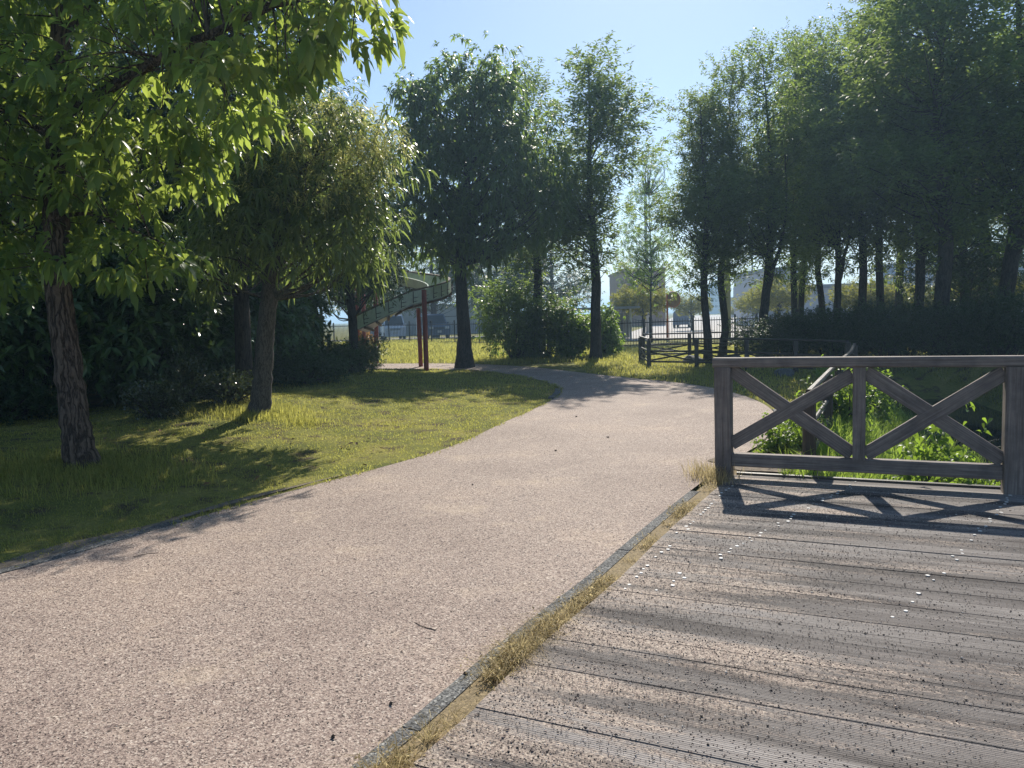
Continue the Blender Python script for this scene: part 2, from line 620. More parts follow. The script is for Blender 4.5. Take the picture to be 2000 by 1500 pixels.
M['leaf_a'] = leaf_mat('broad_green_leaf', [(0.032, 0.085, 0.034), (0.046, 0.112, 0.038), (0.066, 0.14, 0.042)], (0.50, 0.62, 0.11), 0.5)
M['leaf_b'] = leaf_mat('lance_leaf', [(0.05, 0.095, 0.03), (0.07, 0.115, 0.036), (0.10, 0.14, 0.045)], (0.34, 0.44, 0.10), 0.45, 0.36, 0.55)
M['leaf_gold'] = leaf_mat('golden_catkin', [(0.24, 0.27, 0.09), (0.34, 0.34, 0.12), (0.42, 0.37, 0.14)], (0.75, 0.74, 0.25), 0.5, 0.6, 0.2)
M['leaf_c'] = leaf_mat('oak_leaf', [(0.03, 0.062, 0.024), (0.045, 0.085, 0.03), (0.065, 0.11, 0.036)], (0.36, 0.48, 0.09), 0.44, 0.55, 0.25)
M['leaf_c2'] = leaf_mat('lighter_oak_leaf', [(0.035, 0.07, 0.022), (0.055, 0.10, 0.028), (0.085, 0.135, 0.036)], (0.40, 0.54, 0.09), 0.46, 0.5, 0.3)
M['leaf_e'] = leaf_mat('chestnut_leaf', [(0.032, 0.072, 0.018), (0.045, 0.095, 0.022), (0.06, 0.12, 0.025)], (0.34, 0.48, 0.08), 0.44)
M['leaf_d'] = leaf_mat('dark_evergreen_leaf', [(0.022, 0.048, 0.017), (0.033, 0.065, 0.022), (0.05, 0.085, 0.027)], (0.14, 0.22, 0.05), 0.33, 0.45, 0.35)
M['leaf_l'] = leaf_mat('laurel_leaf', [(0.05, 0.10, 0.034), (0.075, 0.135, 0.042), (0.11, 0.18, 0.052)], (0.18, 0.28, 0.05), 0.3, 0.28, 0.5)
M['leaf_y'] = leaf_mat('yellow_green_leaf', [(0.09, 0.115, 0.02), (0.14, 0.15, 0.03), (0.21, 0.19, 0.04)], (0.46, 0.46, 0.06), 0.45, 0.7, 0.1)
M['leaf_f'] = leaf_mat('fresh_leaf', [(0.05, 0.11, 0.016), (0.08, 0.15, 0.022), (0.11, 0.18, 0.03)], (0.34, 0.5, 0.05), 0.48)
M['leaf_s'] = leaf_mat('shiny_small_leaf', [(0.03, 0.045, 0.02), (0.05, 0.065, 0.03), (0.09, 0.10, 0.05)], (0.12, 0.16, 0.05), 0.25, 0.15, 0.8)
M['leaf_r'] = leaf_mat('red_flush_leaf', [(0.25, 0.08, 0.02), (0.34, 0.2, 0.03), (0.2, 0.22, 0.04)], (0.6, 0.32, 0.06), 0.45)
M['grass'] = blade_mat('lawn_blade', [(0.07, 0.11, 0.025), (0.13, 0.16, 0.04), (0.32, 0.27, 0.09)], (0.66, 0.64, 0.15))
M['grass_pond'] = blade_mat('pond_grass', [(0.08, 0.15, 0.03), (0.11, 0.19, 0.035), (0.16, 0.23, 0.05)], (0.50, 0.68, 0.10))
M['straw'] = blade_mat('dry_weed', [(0.17, 0.16, 0.06), (0.36, 0.28, 0.14), (0.52, 0.41, 0.25)], (0.66, 0.55, 0.30))
M['iron'] = plain('black_iron', (0.012, 0.012, 0.014), 0.5, 0.2, 20, 0.2)
M['red'] = plain('red_brown_paint', (0.27, 0.055, 0.03), 0.5, 0.25, 9)
M['green'] = plain('pale_green_paint', (0.52, 0.62, 0.50), 0.5, 0.2, 7)
M['roller'] = plain('grey_steel_rollers', (0.26, 0.29, 0.28), 0.4, 0.2, 12, 0.3)
M['brownrib'] = plain('brown_rib', (0.10, 0.07, 0.045), 0.7, 0.2, 9)
M['orange'] = plain('orange_paint', (0.55, 0.13, 0.025), 0.5, 0.2, 8)
M['mirrorback'] = plain('mirror_back', (0.30, 0.19, 0.14), 0.6, 0.2, 12)
M['concrete'] = plain('pole_concrete', (0.38, 0.37, 0.28), 0.85, 0.15, 4)
M['polegrey'] = plain('pole_grey', (0.40, 0.41, 0.43), 0.7, 0.15, 4)
M['rock'] = plain('stream_rock', (0.15, 0.15, 0.145), 0.85, 0.55, 5, 0, 1.0)
M['water'] = plain('dark_stream_water', (0.012, 0.018, 0.016), 0.06, 0.2, 2, 0, 0.05, 0.5)
M['road'] = plain('pale_road', (0.42, 0.39, 0.36), 0.85, 0.15, 0.5)
M['soil'] = plain('stony_soil', (0.20, 0.16, 0.12), 0.95, 0.55, 22, 0, 0.8)
M['joint'] = plain('sandy_joint', (0.30, 0.23, 0.13), 0.95, 0.55, 60, 0, 0.8)
M['bldg_brown'] = plain('brown_render', (0.27, 0.17, 0.12), 0.9, 0.15, 0.5)
M['bldg_white'] = plain('pale_render', (0.52, 0.55, 0.60), 0.9, 0.08, 0.4)
M['bldg_blue'] = plain('pale_blue_cladding', (0.40, 0.50, 0.62), 0.7, 0.1, 0.3)
M['bldg_grey'] = plain('grey_cladding', (0.30, 0.33, 0.37), 0.8, 0.12, 0.4)
M['glass'] = plain('dark_window', (0.04, 0.055, 0.07), 0.08, 0.2, 1.0)
M['trim'] = plain('light_trim', (0.62, 0.62, 0.60), 0.7, 0.1, 2)
M['paint_white'] = plain('white_car_paint', (0.66, 0.70, 0.76), 0.25, 0.05, 2)
M['paint_blue'] = plain('blue_grey_car_paint', (0.12, 0.16, 0.24), 0.25, 0.05, 2)
M['paint_silver'] = plain('silver_car_paint', (0.45, 0.47, 0.5), 0.25, 0.05, 2, 0.4)
M['tyre'] = plain('tyre_rubber', (0.015, 0.015, 0.016), 0.9, 0.1, 9)
M['lamp'] = plain('headlamp_glass', (0.7, 0.72, 0.74), 0.1, 0.05, 9)
M['plug'] = plain('pale_plug', (0.72, 0.70, 0.66), 0.6, 0.15, 40)
M['clod'] = plain('dark_clod', (0.03, 0.022, 0.018), 0.9, 0.3, 60, 0, 0.5)
M['deadleaf'] = plain('brown_leaf', (0.16, 0.08, 0.035), 0.8, 0.35, 30)
M['twig'] = plain('dry_twig', (0.10, 0.07, 0.05), 0.9, 0.3, 30)

# ------------------------------------------------------------------ leaves, sprigs, blades
def nrm(a):
    return a / (np.linalg.norm(a, axis=-1, keepdims=True) + 1e-9)

LEAF_T = {
    'quad': (np.array([[0, 0], [0.5, -1], [1, 0], [0.5, 1]], float), np.array([[0, 1, 2, 3]])),
    'broad': (np.array([[0, -.06], [0, 0], [0, .06], [.38, -.72], [.38, 0], [.38, .72], [.70, -1], [.70, 0], [.70, 1], [1, -.06], [1, 0], [1, .06]], float),
              np.array([[0, 3, 4, 1], [1, 4, 5, 2], [3, 6, 7, 4], [4, 7, 8, 5], [6, 9, 10, 7], [7, 10, 11, 8]])),
    'lance': (np.array([[0, -.05], [0, 0], [0, .05], [.30, -1], [.30, 0], [.30, 1], [.66, -.8], [.66, 0], [.66, .8], [1, -.04], [1, 0], [1, .04]], float),
              np.array([[0, 3, 4, 1], [1, 4, 5, 2], [3, 6, 7, 4], [4, 7, 8, 5], [6, 9, 10, 7], [7, 10, 11, 8]])),
}

def leaves(base, d, up, L, Wd, droop, kind='quad', fold=0.25):
    T, F = LEAF_T[kind]
    n, k = len(base), len(T)
    side = nrm(np.cross(up, d))
    nn = nrm(np.cross(d, side))
    t, s = T[:, 0], T[:, 1]
    L = L[:, None, None]
    w = (Wd / 2)[:, None, None]
    V = base[:, None, :] + d[:, None, :] * (L * t[None, :, None]) + side[:, None, :] * (w * s[None, :, None]) \
        + nn[:, None, :] * (w * fold * np.abs(s)[None, :, None])
    V[:, :, 2] -= (np.asarray(droop) * np.ones(n))[:, None] * L[:, :, 0] * (t ** 2)[None, :]
    Fa = (np.arange(n) * k)[:, None, None] + F[None]
    return V.reshape(-1, 3), Fa.reshape(-1, 4)

def sprigs(rng, O, A, L, n, ll, lw, ang, droop, kind='quad', jit=0.25):
    """n leaves spiralling along each shoot (origin O, axis A, length L)"""
    N = len(O)
    A = nrm(A)
    ref = np.where(np.abs(A[:, 2:3]) < 0.9, np.array([[0, 0, 1.0]]), np.array([[1.0, 0, 0]]))
    X = nrm(np.cross(ref, A))
    Y = np.cross(A, X)
    i = np.arange(n)
    ph = i[None, :] * 2.4 + rng.uniform(0, 6.28, (N, 1)) + rng.normal(0, 0.25, (N, n))
    an = ang + rng.normal(0, jit, (N, n))
    d = A[:, None, :] * np.cos(an)[..., None] + (X[:, None, :] * np.cos(ph)[..., None] + Y[:, None, :] * np.sin(ph)[..., None]) * np.sin(an)[..., None]
    d = d + rng.normal(0, jit * 0.4, d.shape)
    Ls = np.asarray(L) * np.ones(N)
    b = O[:, None, :] + A[:, None, :] * (Ls[:, None] * (i[None, :] + 0.5) / n)[..., None]
    up = A[:, None, :] * 0.4 + np.array([0, 0, 0.8]) + rng.normal(0, 0.35, d.shape)
    d = nrm(d).reshape(-1, 3)
    k = rng.uniform(0.65, 1.2, N * n)
    return leaves(b.reshape(-1, 3), d, up.reshape(-1, 3), ll * k, lw * k * rng.uniform(0.8, 1.15, N * n), droop * rng.uniform(0.5, 1.4, N * n), kind)

def blades(rng, P, h, w, lean=0.5, segs=2):
    """grass blades rooted at P"""
    n = len(P)
    a = rng.uniform(0, 6.28, n)
    b = rng.uniform(0, 6.28, n)
    hh = h * rng.uniform(0.45, 1.25, n)
    ln = lean * rng.uniform(0.1, 1.3, n) * hh
    dx, dy = np.cos(a) * ln, np.sin(a) * ln
    sx, sy = np.cos(b) * w / 2, np.sin(b) * w / 2
    z0 = np.zeros(n)
    root = P - np.array([0, 0, 0.006])
    p0 = root + np.stack([-sx, -sy, z0], 1)
    p1 = root + np.stack([sx, sy, z0], 1)
    mid = root + np.stack([dx * 0.35, dy * 0.35, hh * 0.6], 1)
    m0, m1 = mid + np.stack([-sx * .8, -sy * .8, z0], 1), mid + np.stack([sx * .8, sy * .8, z0], 1)
    tip = root + np.stack([dx, dy, hh * np.clip(1 - 0.35 * ln / (hh + 1e-6), 0.3, 1)], 1)
    V = np.stack([p0, p1, m1, m0, tip], 1).reshape(-1, 3)
    o = (np.arange(n) * 5)[:, None]
    return V, [o + np.array([[0, 1, 2, 3]]), o + np.array([[3, 2, 4]])]

def wobble(pts, amp, rng, n=4):
    """resample a polyline with a little irregularity"""
    P = smooth_line(pts, n)
    q = rng.normal(0, amp, P.shape)
    q[0] = 0
    q[:, 2] *= 0.3
    return P + q

def trunk_tube(mb, pts, radii, rng, sides=14, flare=1.5, n=5):
    P = wobble(pts, 0.006, rng, n)
    R = np.interp(np.linspace(0, 1, len(P)), np.linspace(0, 1, len(radii)), radii)
    if flare > 1:
        s = np.linalg.norm(P - P[0], axis=1)
        R = R * (1 + (flare - 1) * np.exp(-s / (R[0] * 1.3)))
    a = np.arange(sides) / sides * 6.283
    nz = np.ones((len(P), sides))
    for k in range(2, 6):
        nz += 0.05 / k * 2 * np.sin(k * a[None, :] + rng.uniform(0, 6) + np.linspace(0, rng.uniform(-2, 2), len(P))[:, None])
    P = P.copy()
    P[0, 2] -= 0.12
    mb.tube(P, R, sides, True, nz)
    return P

def in_lobes(rng, lobes, n, shell=0.5):
    lobes = [np.asarray(l, float) for l in lobes]
    vol = np.array([l[3] * l[4] * l[5] for l in lobes]) ** 0.8
    pick = rng.choice(len(lobes), n, p=vol / vol.sum())
    d = nrm(rng.normal(0, 1, (n, 3)))
    r = rng.uniform(0, 1, n) ** (1 / 3 * (1 - shell) + 0.12 * shell)
    C = np.array([l[:3] for l in lobes])[pick]
    Rr = np.array([l[3:6] for l in lobes])[pick]
    return C + d * r[:, None] * Rr, d

def limbs(mb, rng, targets, trunk, r0=0.02, drop=0.5, lo=0.15):
    """a thin bough from the trunk to each clump"""
    tz = trunk[:, 2]
    for T in targets:
        dh = np.hypot(T[0] - trunk[:, 0], T[1] - trunk[:, 1])
        want = T[2] - drop * dh
        i = int(np.argmin(np.abs(tz - want) + 1e3 * (tz < tz[0] + lo * (tz[-1] - tz[0]))))
        a = trunk[i]
        L = np.linalg.norm(T - a)
        md = (a + T) / 2 + rng.normal(0, 0.08 * L, 3) - np.array([0, 0, 0.04 * L])
        P = smooth_line([a, md, T], 3)
        mb.tube(P, np.linspace(r0 * (0.6 + 0.5 * L), r0 * 0.2, len(P)), 5, False)

def clump_crown(rng, lobes, n_clump, per, spread, L, nl, ll, lw, ang, droop, kind='quad', shell=0.55, upw=0.5, outw=0.7, center=None):
    """leafy crown: clumps in the lobes, shoots in each clump, leaves on each shoot"""
    C, D = in_lobes(rng, lobes, n_clump, shell)
    k = rng.integers(max(1, int(per * 0.5)), int(per * 1.5) + 1, n_clump)
    idx = np.repeat(np.arange(n_clump), k)
    off = rng.normal(0, 1, (len(idx), 3)) * spread
    O = C[idx] + off
    A = nrm(D[idx] * outw + nrm(off) * 0.5 + np.array([0, 0, upw]) + rng.normal(0, 0.3, off.shape))
    V, F = sprigs(rng, O, A, L, nl, ll, lw, ang, droop, kind)
    return V, F, C

# ================================================================== THE SETTING
def axis_coords(segs):
    out = []
    for a, b, st in segs:
        out.append(np.arange(a, b, st))
    out.append([segs[-1][1]])
    return np.concatenate(out)

gx = axis_coords([(-1500, -100, 350), (-100, -20, 8), (-20, -12, 0.6), (-12, 13, 0.14), (13, 24, 0.6), (24, 100, 8), (100, 1500, 350)])
gy = axis_coords([(-200, -12, 30), (-12, -3, 1.5), (-3, 22, 0.14), (22, 60, 0.7), (60, 140, 8), (140, 2400, 300)])
XX, YY = np.meshgrid(gx, gy, indexing='ij')
ZZ = height(XX, YY)
rng = np.random.default_rng(3)
ZZ = ZZ + np.where((np.abs(XX) < 13) & (YY < 22) & (~poly_in(XX, YY, PATH_POLY)), rng.normal(0, 0.006, XX.shape), 0)
inpath = poly_in(XX, YY, PATH_POLY)
dR = seg_dist(XX, YY, PATH_RIGHT[:42])
ZZ = np.where((dR < 0) & (dR > -.5), ZZ - .03, ZZ)
ZZ = np.where(inpath, -0.03, ZZ)
ni, nj = XX.shape
ii, jj = np.meshgrid(np.arange(ni - 1), np.arange(nj - 1), indexing='ij')
GF = np.stack([ii * nj + jj, (ii + 1) * nj + jj, (ii + 1) * nj + jj + 1, ii * nj + jj + 1], -1).reshape(-1, 4)
g = obj('ground', npmesh('ground', np.stack([XX, YY, ZZ], -1).reshape(-1, 3), GF, True), M['ground'])
struct(g, 'grassy park ground with a low mound under the trees', 'ground')

# path: a strip mesh between its two edges
def resample(P, n):
    s = np.concatenate([[0], np.cumsum(np.linalg.norm(np.diff(P, axis=0), axis=1))])
    t = np.linspace(0, s[-1], n)
    return np.stack([np.interp(t, s, P[:, k]) for k in range(P.shape[1])], 1)

def strip_between(A, B, z, nx=10):
    rows = [A * (1 - k) + B * k for k in np.linspace(0, 1, nx)]
    V = np.concatenate([np.column_stack([r, np.full(len(r), z)]) for r in rows])
    n = len(A)
    i, j = np.meshgrid(np.arange(nx - 1), np.arange(n - 1), indexing='ij')
    F = np.stack([i * n + j, (i + 1) * n + j, (i + 1) * n + j + 1, i * n + j + 1], -1).reshape(-1, 4)
    return V, F

mb = MB()
NP = 160
PL, PR = PATH_LEFT, PATH_RIGHT
# break both edges into matching stretches so the strip follows the bend
cutL = [0, 36, 48, 60, 78, len(PL) - 1]
cutR = [0, 42, 72, 84, 102, len(PR) - 1]
for k in range(5):
    A = resample(PL[cutL[k]:cutL[k + 1] + 1], 40)
    B = resample(PR[cutR[k]:cutR[k + 1] + 1], 40)
    V, F = strip_between(A, B, 0.004)
    mb.arr(V, F)
p = mb.build('path', M['path'])
struct(p, 'pinkish bonded gravel path bending left past the trees', 'path')

# kerbs: stones laid end to end
def kerb_run(P, w, z, stone=0.6, gap=0.008, dz=0.10):
    P = np.asarray(P)
    s = np.concatenate([[0], np.cumsum(np.linalg.norm(np.diff(P, axis=0), axis=1))])
    mbk = MB()
    t = 0.0
    while t + stone < s[-1]:
        a = np.array([np.interp(t + gap / 2, s, P[:, k]) for k in range(2)])
        b = np.array([np.interp(t + stone - gap / 2, s, P[:, k]) for k in range(2)])
        jz = random.uniform(-.001, .001)
        mbk.bar((*a, z - dz / 2 + jz), (*b, z - dz / 2 + jz), w, dz)
        t += stone
    return mbk

def offset(P, d):
    T = np.gradient(P, axis=0)
    T /= np.linalg.norm(T, axis=1)[:, None]
    return P + np.column_stack([-T[:, 1], T[:, 0]]) * np.reshape(d, (-1, 1))

KERB_C = offset(PATH_RIGHT[6:37], -0.042)
k1 = kerb_run(KERB_C, 0.078, 0.008, 0.60, 0.010).build('kerb', M['kerb'])
struct(k1, 'grey stone kerb between the path and the boardwalk', 'kerb')
k2 = kerb_run(offset(PATH_LEFT[6:25], 0.05), 0.10, 0.008).build('kerb', M['kerb'])
struct(k2, 'sunken grey edging stones along the shaded lawn', 'kerb')
k3 = kerb_run(offset(PATH_LEFT[42:50], 0.05), 0.11, 0.03).build('kerb', M['kerb'])
struct(k3, 'pale edging stones at the tip of the lawn', 'kerb')
k4 = kerb_run(offset(PATH_RIGHT[50:58], -0.06), 0.12, 0.03).build('kerb', M['kerb'])
struct(k4, 'pale edging stones behind the wooden railing', 'kerb')

# boardwalk: boards parallel to the railing, local x along the boards
DECK_Z = 0.022
deck_ang = math.atan2(DP[1], DP[0])
DE = offset(PATH_RIGHT[2:37], -0.20)                     # its edge beside the kerb
DEl = np.column_stack([(DE - RAIL_L) @ DP, (DE - RAIL_L) @ DN])
order = np.argsort(DEl[:, 1])
def deck_left(yl):
    return float(np.interp(yl, DEl[order, 1], DEl[order, 0]))
mb = MB()
bw, gap = 0.142, 0.003
rng = np.random.default_rng(11)
k = -0.10
while k < 7.6:
    y0, y1 = k + gap / 2, k + bw - gap / 2
    x0a, x0b = deck_left(y0), deck_left(y1)
    xs = [x0a]
    cut = rng.uniform(2.2, 4.0)
    ends = [(x0a, x0b)]
    x = max(x0a, x0b)
    brk = []
    xx = x + cut
    while xx < 8.6:
        brk.append(xx)
        xx += rng.uniform(3.2, 4.2)
    pts = [(x0a, x0b)] + [(q, q) for q in brk] + [(9.0, 9.0)]
    for (a0, a1), (b0, b1) in zip(pts[:-1], pts[1:]):
        z = DECK_Z + rng.uniform(-0.0025, 0.0025)
        gp = 0.002
        q = [(a0 + gp, -y0), (a1 + gp, -y1), (b1 - gp, -y1), (b0 - gp, -y0)]
        n4 = [(c[0], c[1], z) for c in q] + [(c[0], c[1], z - 0.045) for c in q]
        mb.add(n4, [(0, 1, 2, 3), (7, 6, 5, 4), (0, 3, 7, 4), (0, 4, 5, 1), (1, 5, 6, 2), (2, 6, 7, 3)])
    k += bw
deck = mb.build('deck', M['deck'])
deck.location = (RAIL_L[0], RAIL_L[1], 0)
deck.rotation_euler = (0, 0, deck_ang)
struct(deck, 'weathered grey ribbed boardwalk strewn with sand and chippings', 'boardwalk')
def deck_pt(xl, yl, z=DECK_Z):
    q = RAIL_L + DP * xl + DN * yl
    return np.array([q[0], q[1], z])
# edge beam and joists
mb = MB()
mb.bar((0.09, 0.14, 0.0), (9.0, 0.14, 0.0), 0.05, 0.075)
ed = mb.build('edge_board', M['darktimber'], deck)
mb = MB()
mb.bar((0.2, 0.10, -0.22), (9.0, 0.10, -0.22), 0.09, 0.34)
bm_ = mb.build('beam', M['darktimber'], deck)
# pale plugs over the screws, in rows along the joists
mb0 = MB()
a = np.arange(10) / 10 * 6.283
disc = np.column_stack([np.cos(a) * 0.0085, np.sin(a) * 0.0085, np.full(10, 0.0035)])
mb0.add(np.vstack([disc, disc * [1.05, 1.05, 0]]), [tuple(range(10))] + [(i, 10 + i, 10 + (i + 1) % 10, (i + 1) % 10) for i in range(10)])
plug_me = mb0.mesh('screw_plug')
plug_me.materials.append(M['plug'])
rng = np.random.default_rng(5)
npl = 0
kk = -0.10
rows = []
while kk < 5.2:
    for jx in (0.10, 1.08, 2.25):
        xb = deck_left(kk + 0.07) + jx if jx < 0.5 else None
        rows.append((xb if xb is not None else jx - 0.30 * kk, kk))
    kk += bw
for xb, kk in rows:
    for q in ((0.035, 0.105) if rng.uniform() < 0.6 else (0.07,)):
        if npl >= 90 or rng.uniform() < 0.22:
            continue
        o = bpy.data.objects.new('screw_plug', plug_me)
        o.parent = deck
        o.location = (xb + rng.normal(0, 0.012), -(kk + q), DECK_Z + 0.001)
        s_ = rng.uniform(0.8, 1.5)
        o.scale = (s_, s_, 1)
        link(o)
        npl += 1

# road and verge beyond the iron fence
mb = MB()
mb.add([(5.0, 42, 0.03), (30, 42.5, 0.03), (70, 240, 0.03), (52, 240, 0.03)], [(0, 1, 2, 3)])
r1 = mb.build('road', M['road'])
struct(r1, 'pale sunlit road beyond the iron fence', 'road')
mb = MB()
mb.add([(-40, 56.5, 0.17), (3.0, 54.5, 0.17), (5.5, 64, 0.03), (-40, 70, 0.03)], [(0, 1, 2, 3)])
r2 = mb.build('parking_road', M['road'])
struct(r2, 'parking strip behind the left fence', 'road')

# stony soil beside the railing
rng = np.random.default_rng(21)
a = np.linspace(0, 6.283, 40, endpoint=False)
mb = MB()
cx, cyy = 2.75, 7.65
rr = 1 + 0.18 * np.sin(3 * a + 1) + 0.1 * np.sin(7 * a)
ring = [np.column_stack([cx + 0.75 * rr * f * np.cos(a), cyy + 0.5 * rr * f * np.sin(a)]) for f in (0.33, 0.66, 1.0)]
V = [(cx, cyy, float(height(cx, cyy)) + 0.012)]
for rg in ring:
    V += [(q[0], q[1], float(height(q[0], q[1])) + 0.012) for q in rg]
F = [(0, 1 + i, 1 + (i + 1) % 40) for i in range(40)]
for r_ in range(2):
    F += [(1 + r_ * 40 + i, 1 + (r_ + 1) * 40 + i, 1 + (r_ + 1) * 40 + (i + 1) % 40, 1 + r_ * 40 + (i + 1) % 40) for i in range(40)]
mb.add(V, F)
dp_ = mb.build('dirt_patch', M['soil'])
struct(dp_, 'bare stony soil beside the railing post', 'soil')

# bare strip between the shaded lawn and its edging
A = offset(PATH_LEFT[4:28], .09)
B = offset(PATH_LEFT[4:28], .09 + (.22 + .10 * np.sin(np.arange(24) * 1.3)) * np.clip((24 - np.arange(24)) / 10, .15, 1))
V, F = strip_between(A, B, 0.0, 8)
V[:, 2] = height(V[:, 0], V[:, 1]) + .006
mb = MB()
mb.arr(V, F)
bs_ = mb.build('bare_soil', M['soil'])
struct(bs_, 'bare brown soil along the shaded lawn edge', 'soil')

# mossy soil in the joint between kerb and boardwalk
mb = MB()
V, F = strip_between(offset(PATH_RIGHT[3:40], -0.05), offset(PATH_RIGHT[3:40], -0.26), 0.003, 3)
mb.arr(V, F)
jt = mb.build('joint_soil', M['joint'])
struct(jt, 'sandy soil filling the joint beside the kerb', 'soil')

# stream water
mb = MB()
SL = np.array(STREAM)
SS = smooth_line(SL, 4)
V, F = strip_between(offset(SS, 1.25), offset(SS, -1.25), -0.82, 3)
mb.arr(V, F)
wt = mb.build('water', M['water'])
struct(wt, 'dark stream water running under the boardwalk', 'stream')

# ================================================================== WOODEN RAILING
def member(name, a, b, w, h, mat, parent, up=(0, 0, 1), bev=0.006, org=(0, 0, 0)):
    """a squared timber whose own x axis runs along it"""
    a, b = np.asarray(a, float), np.asarray(b, float)
    x = b - a
    L = np.linalg.norm(x)
    x /= L
    z = np.asarray(up, float) - x * np.dot(up, x)
    z /= np.linalg.norm(z)
    y = np.cross(z, x)
    hx, hy, hz = L / 2, w / 2, h / 2
    n = max(2, int(L / 0.25))
    sec = [(-hy + bev, -hz), (hy - bev, -hz), (hy, -hz + bev), (hy, hz - bev), (hy - bev, hz), (-hy + bev, hz), (-hy, hz - bev), (-hy, -hz + bev)]
    mbx = MB()
    V = []
    for i in range(n + 1):
        xx = -hx + L * i / n
        V += [(xx, s[0] + random.uniform(-.0012, .0012), s[1] + random.uniform(-.0012, .0012)) for s in sec]
    F = []
    for i in range(n):
        F += [(i * 8 + j, i * 8 + (j + 1) % 8, i * 8 + 8 + (j + 1) % 8, i * 8 + 8 + j)[::-1] for j in range(8)]
    F += [tuple(range(8)), tuple(range(n * 8, n * 8 + 8))[::-1]]
    F = [f[::-1] for f in F]
    mbx.add(V, F)
    o = mbx.build(name, mat, parent)
    mt = Matrix.Identity(4)
    c = (a + b) / 2 - np.asarray(org, float)
    for i in range(3):
        mt[i][0], mt[i][1], mt[i][2], mt[i][3] = x[i], y[i], z[i], c[i]
    o.matrix_basis = mt
    return o

RAIL = thing('wooden_railing', 'weathered brown timber railing with crossed braces at the boardwalk edge', 'railing', (RAIL_L[0], RAIL_L[1], 0))
org = (RAIL_L[0], RAIL_L[1], 0)
def rp(s, z, off=0.0):
    q = RAIL_L + DP * s + DN * off
    return np.array([q[0], q[1], z])
bay = float(np.linalg.norm(RAIL_R - RAIL_L))
RH = 1.115
NB = 2
for bidx in range(NB):
    s0, s1 = bidx * bay, (bidx + 1) * bay
    sm = (s0 + s1) / 2
    member('brace', rp(s0 + 0.07, RH - 0.11), rp(sm - 0.05, 0.28), 0.055, 0.118, M['timber'], RAIL, (0, 0, 1), 0.006, org)
    member('brace', rp(s0 + 0.07, 0.33, 0.004), rp(sm - 0.05, RH - 0.15, 0.004), 0.05, 0.118, M['timber'], RAIL, (0, 0, 1), 0.006, org)
    member('brace', rp(sm + 0.05, RH - 0.13), rp(s1 - 0.08, 0.28), 0.055, 0.118, M['timber'], RAIL, (0, 0, 1), 0.006, org)
    member('brace', rp(sm + 0.05, 0.28, 0.004), rp(s1 - 0.08, RH - 0.13, 0.004), 0.05, 0.118, M['timber'], RAIL, (0, 0, 1), 0.006, org)
    member('bottom_rail', rp(s0 + 0.075, 0.185), rp(s1 - 0.085, 0.185), 0.09, 0.118, M['timber'], RAIL, (0, 0, 1), 0.008, org)
    member('middle_post', rp(sm, 0.235), rp(sm, RH - 0.075), 0.10, 0.118, M['timber'], RAIL, (*DN, 0), 0.006, org)
for bidx in range(NB + 1):
    w_ = 0.145 if bidx == 0 else 0.165
    member('post', rp(bidx * bay, -0.15), rp(bidx * bay, RH - 0.083), w_, w_, M['timber'], RAIL, (*DN, 0), 0.008, org)
member('top_rail', rp(-0.085, RH - 0.042), rp(NB * bay + 0.09, RH - 0.042), 0.15, 0.085, M['timber'], RAIL, (0, 0, 1), 0.012, org)

# ================================================================== DARK POST-AND-RAIL FENCE ROUND THE STREAM
def low_fence(name, label, pts, rails=(0.70, 0.44, 0.14), hgt=0.76):
    P = [np.array([p_[0], p_[1], p_[2] if len(p_) > 2 else float(height(p_[0], p_[1]))]) for p_ in pts]
    t = thing(name, label, 'fence', P[0], 'dark timber fences round the stream')
    o3 = P[0]
    for q in P:
        member('post', q + [0, 0, -0.25], q + [0, 0, hgt], 0.115, 0.115, M['darktimber'], t, (0.3, 1, 0), 0.02, o3)
    for a, b in zip(P[:-1], P[1:]):
        d = nrm(b - a)
        for k_, z in enumerate(rails):
            e = 0.0 if k_ == 0 else 0.06
            member('rail', a + d * e + [0, 0, z + (0.085 if k_ == 0 else 0)], b - d * e + [0, 0, z + (0.085 if k_ == 0 else 0)], 0.06 if k_ == 0 else 0.04, 0.045 if k_ == 0 else 0.05, M['darktimber'], t, (0, 0, 1), 0.012, o3)
        nn_ = np.array([-d[1], d[0], 0]) * 0.012
        member('brace', a + d * 0.07 + nn_ + [0, 0, 0.18], b - d * 0.07 + nn_ + [0, 0, 0.41], 0.02, 0.045, M['darktimber'], t, (0, 0, 1), 0.006, o3)
        member('brace', a + d * 0.07 - nn_ + [0, 0, 0.41], b - d * 0.07 - nn_ + [0, 0, 0.18], 0.02, 0.045, M['darktimber'], t, (0, 0, 1), 0.006, o3)
    return t

low_fence('timber_fence', 'dark low fence running back along the bank behind the brown railing', [(2.83, 7.28, -.04), (3.92, 9.5, -.06), (5.0, 11.7, -.08), (6.2, 14.0, -.08), (7.3, 16.3, -.05)])
low_fence('timber_fence', 'dark low fence with corner post facing the lawn and path', [(7.22, 16.45, 0), (6.75, 18.2, 0), (6.05, 19.7, 0), (5.1, 21.1, 0), (3.95, 22.0, 0), (4.15, 24.6, 0)])
low_fence('timber_fence', 'dark low fence section farthest back, in front of iron pickets', [(4.28, 24.8, 0.06), (5.7, 24.5, 0.06), (7.1, 24.2, 0.06), (8.6, 24.0, 0.06)])

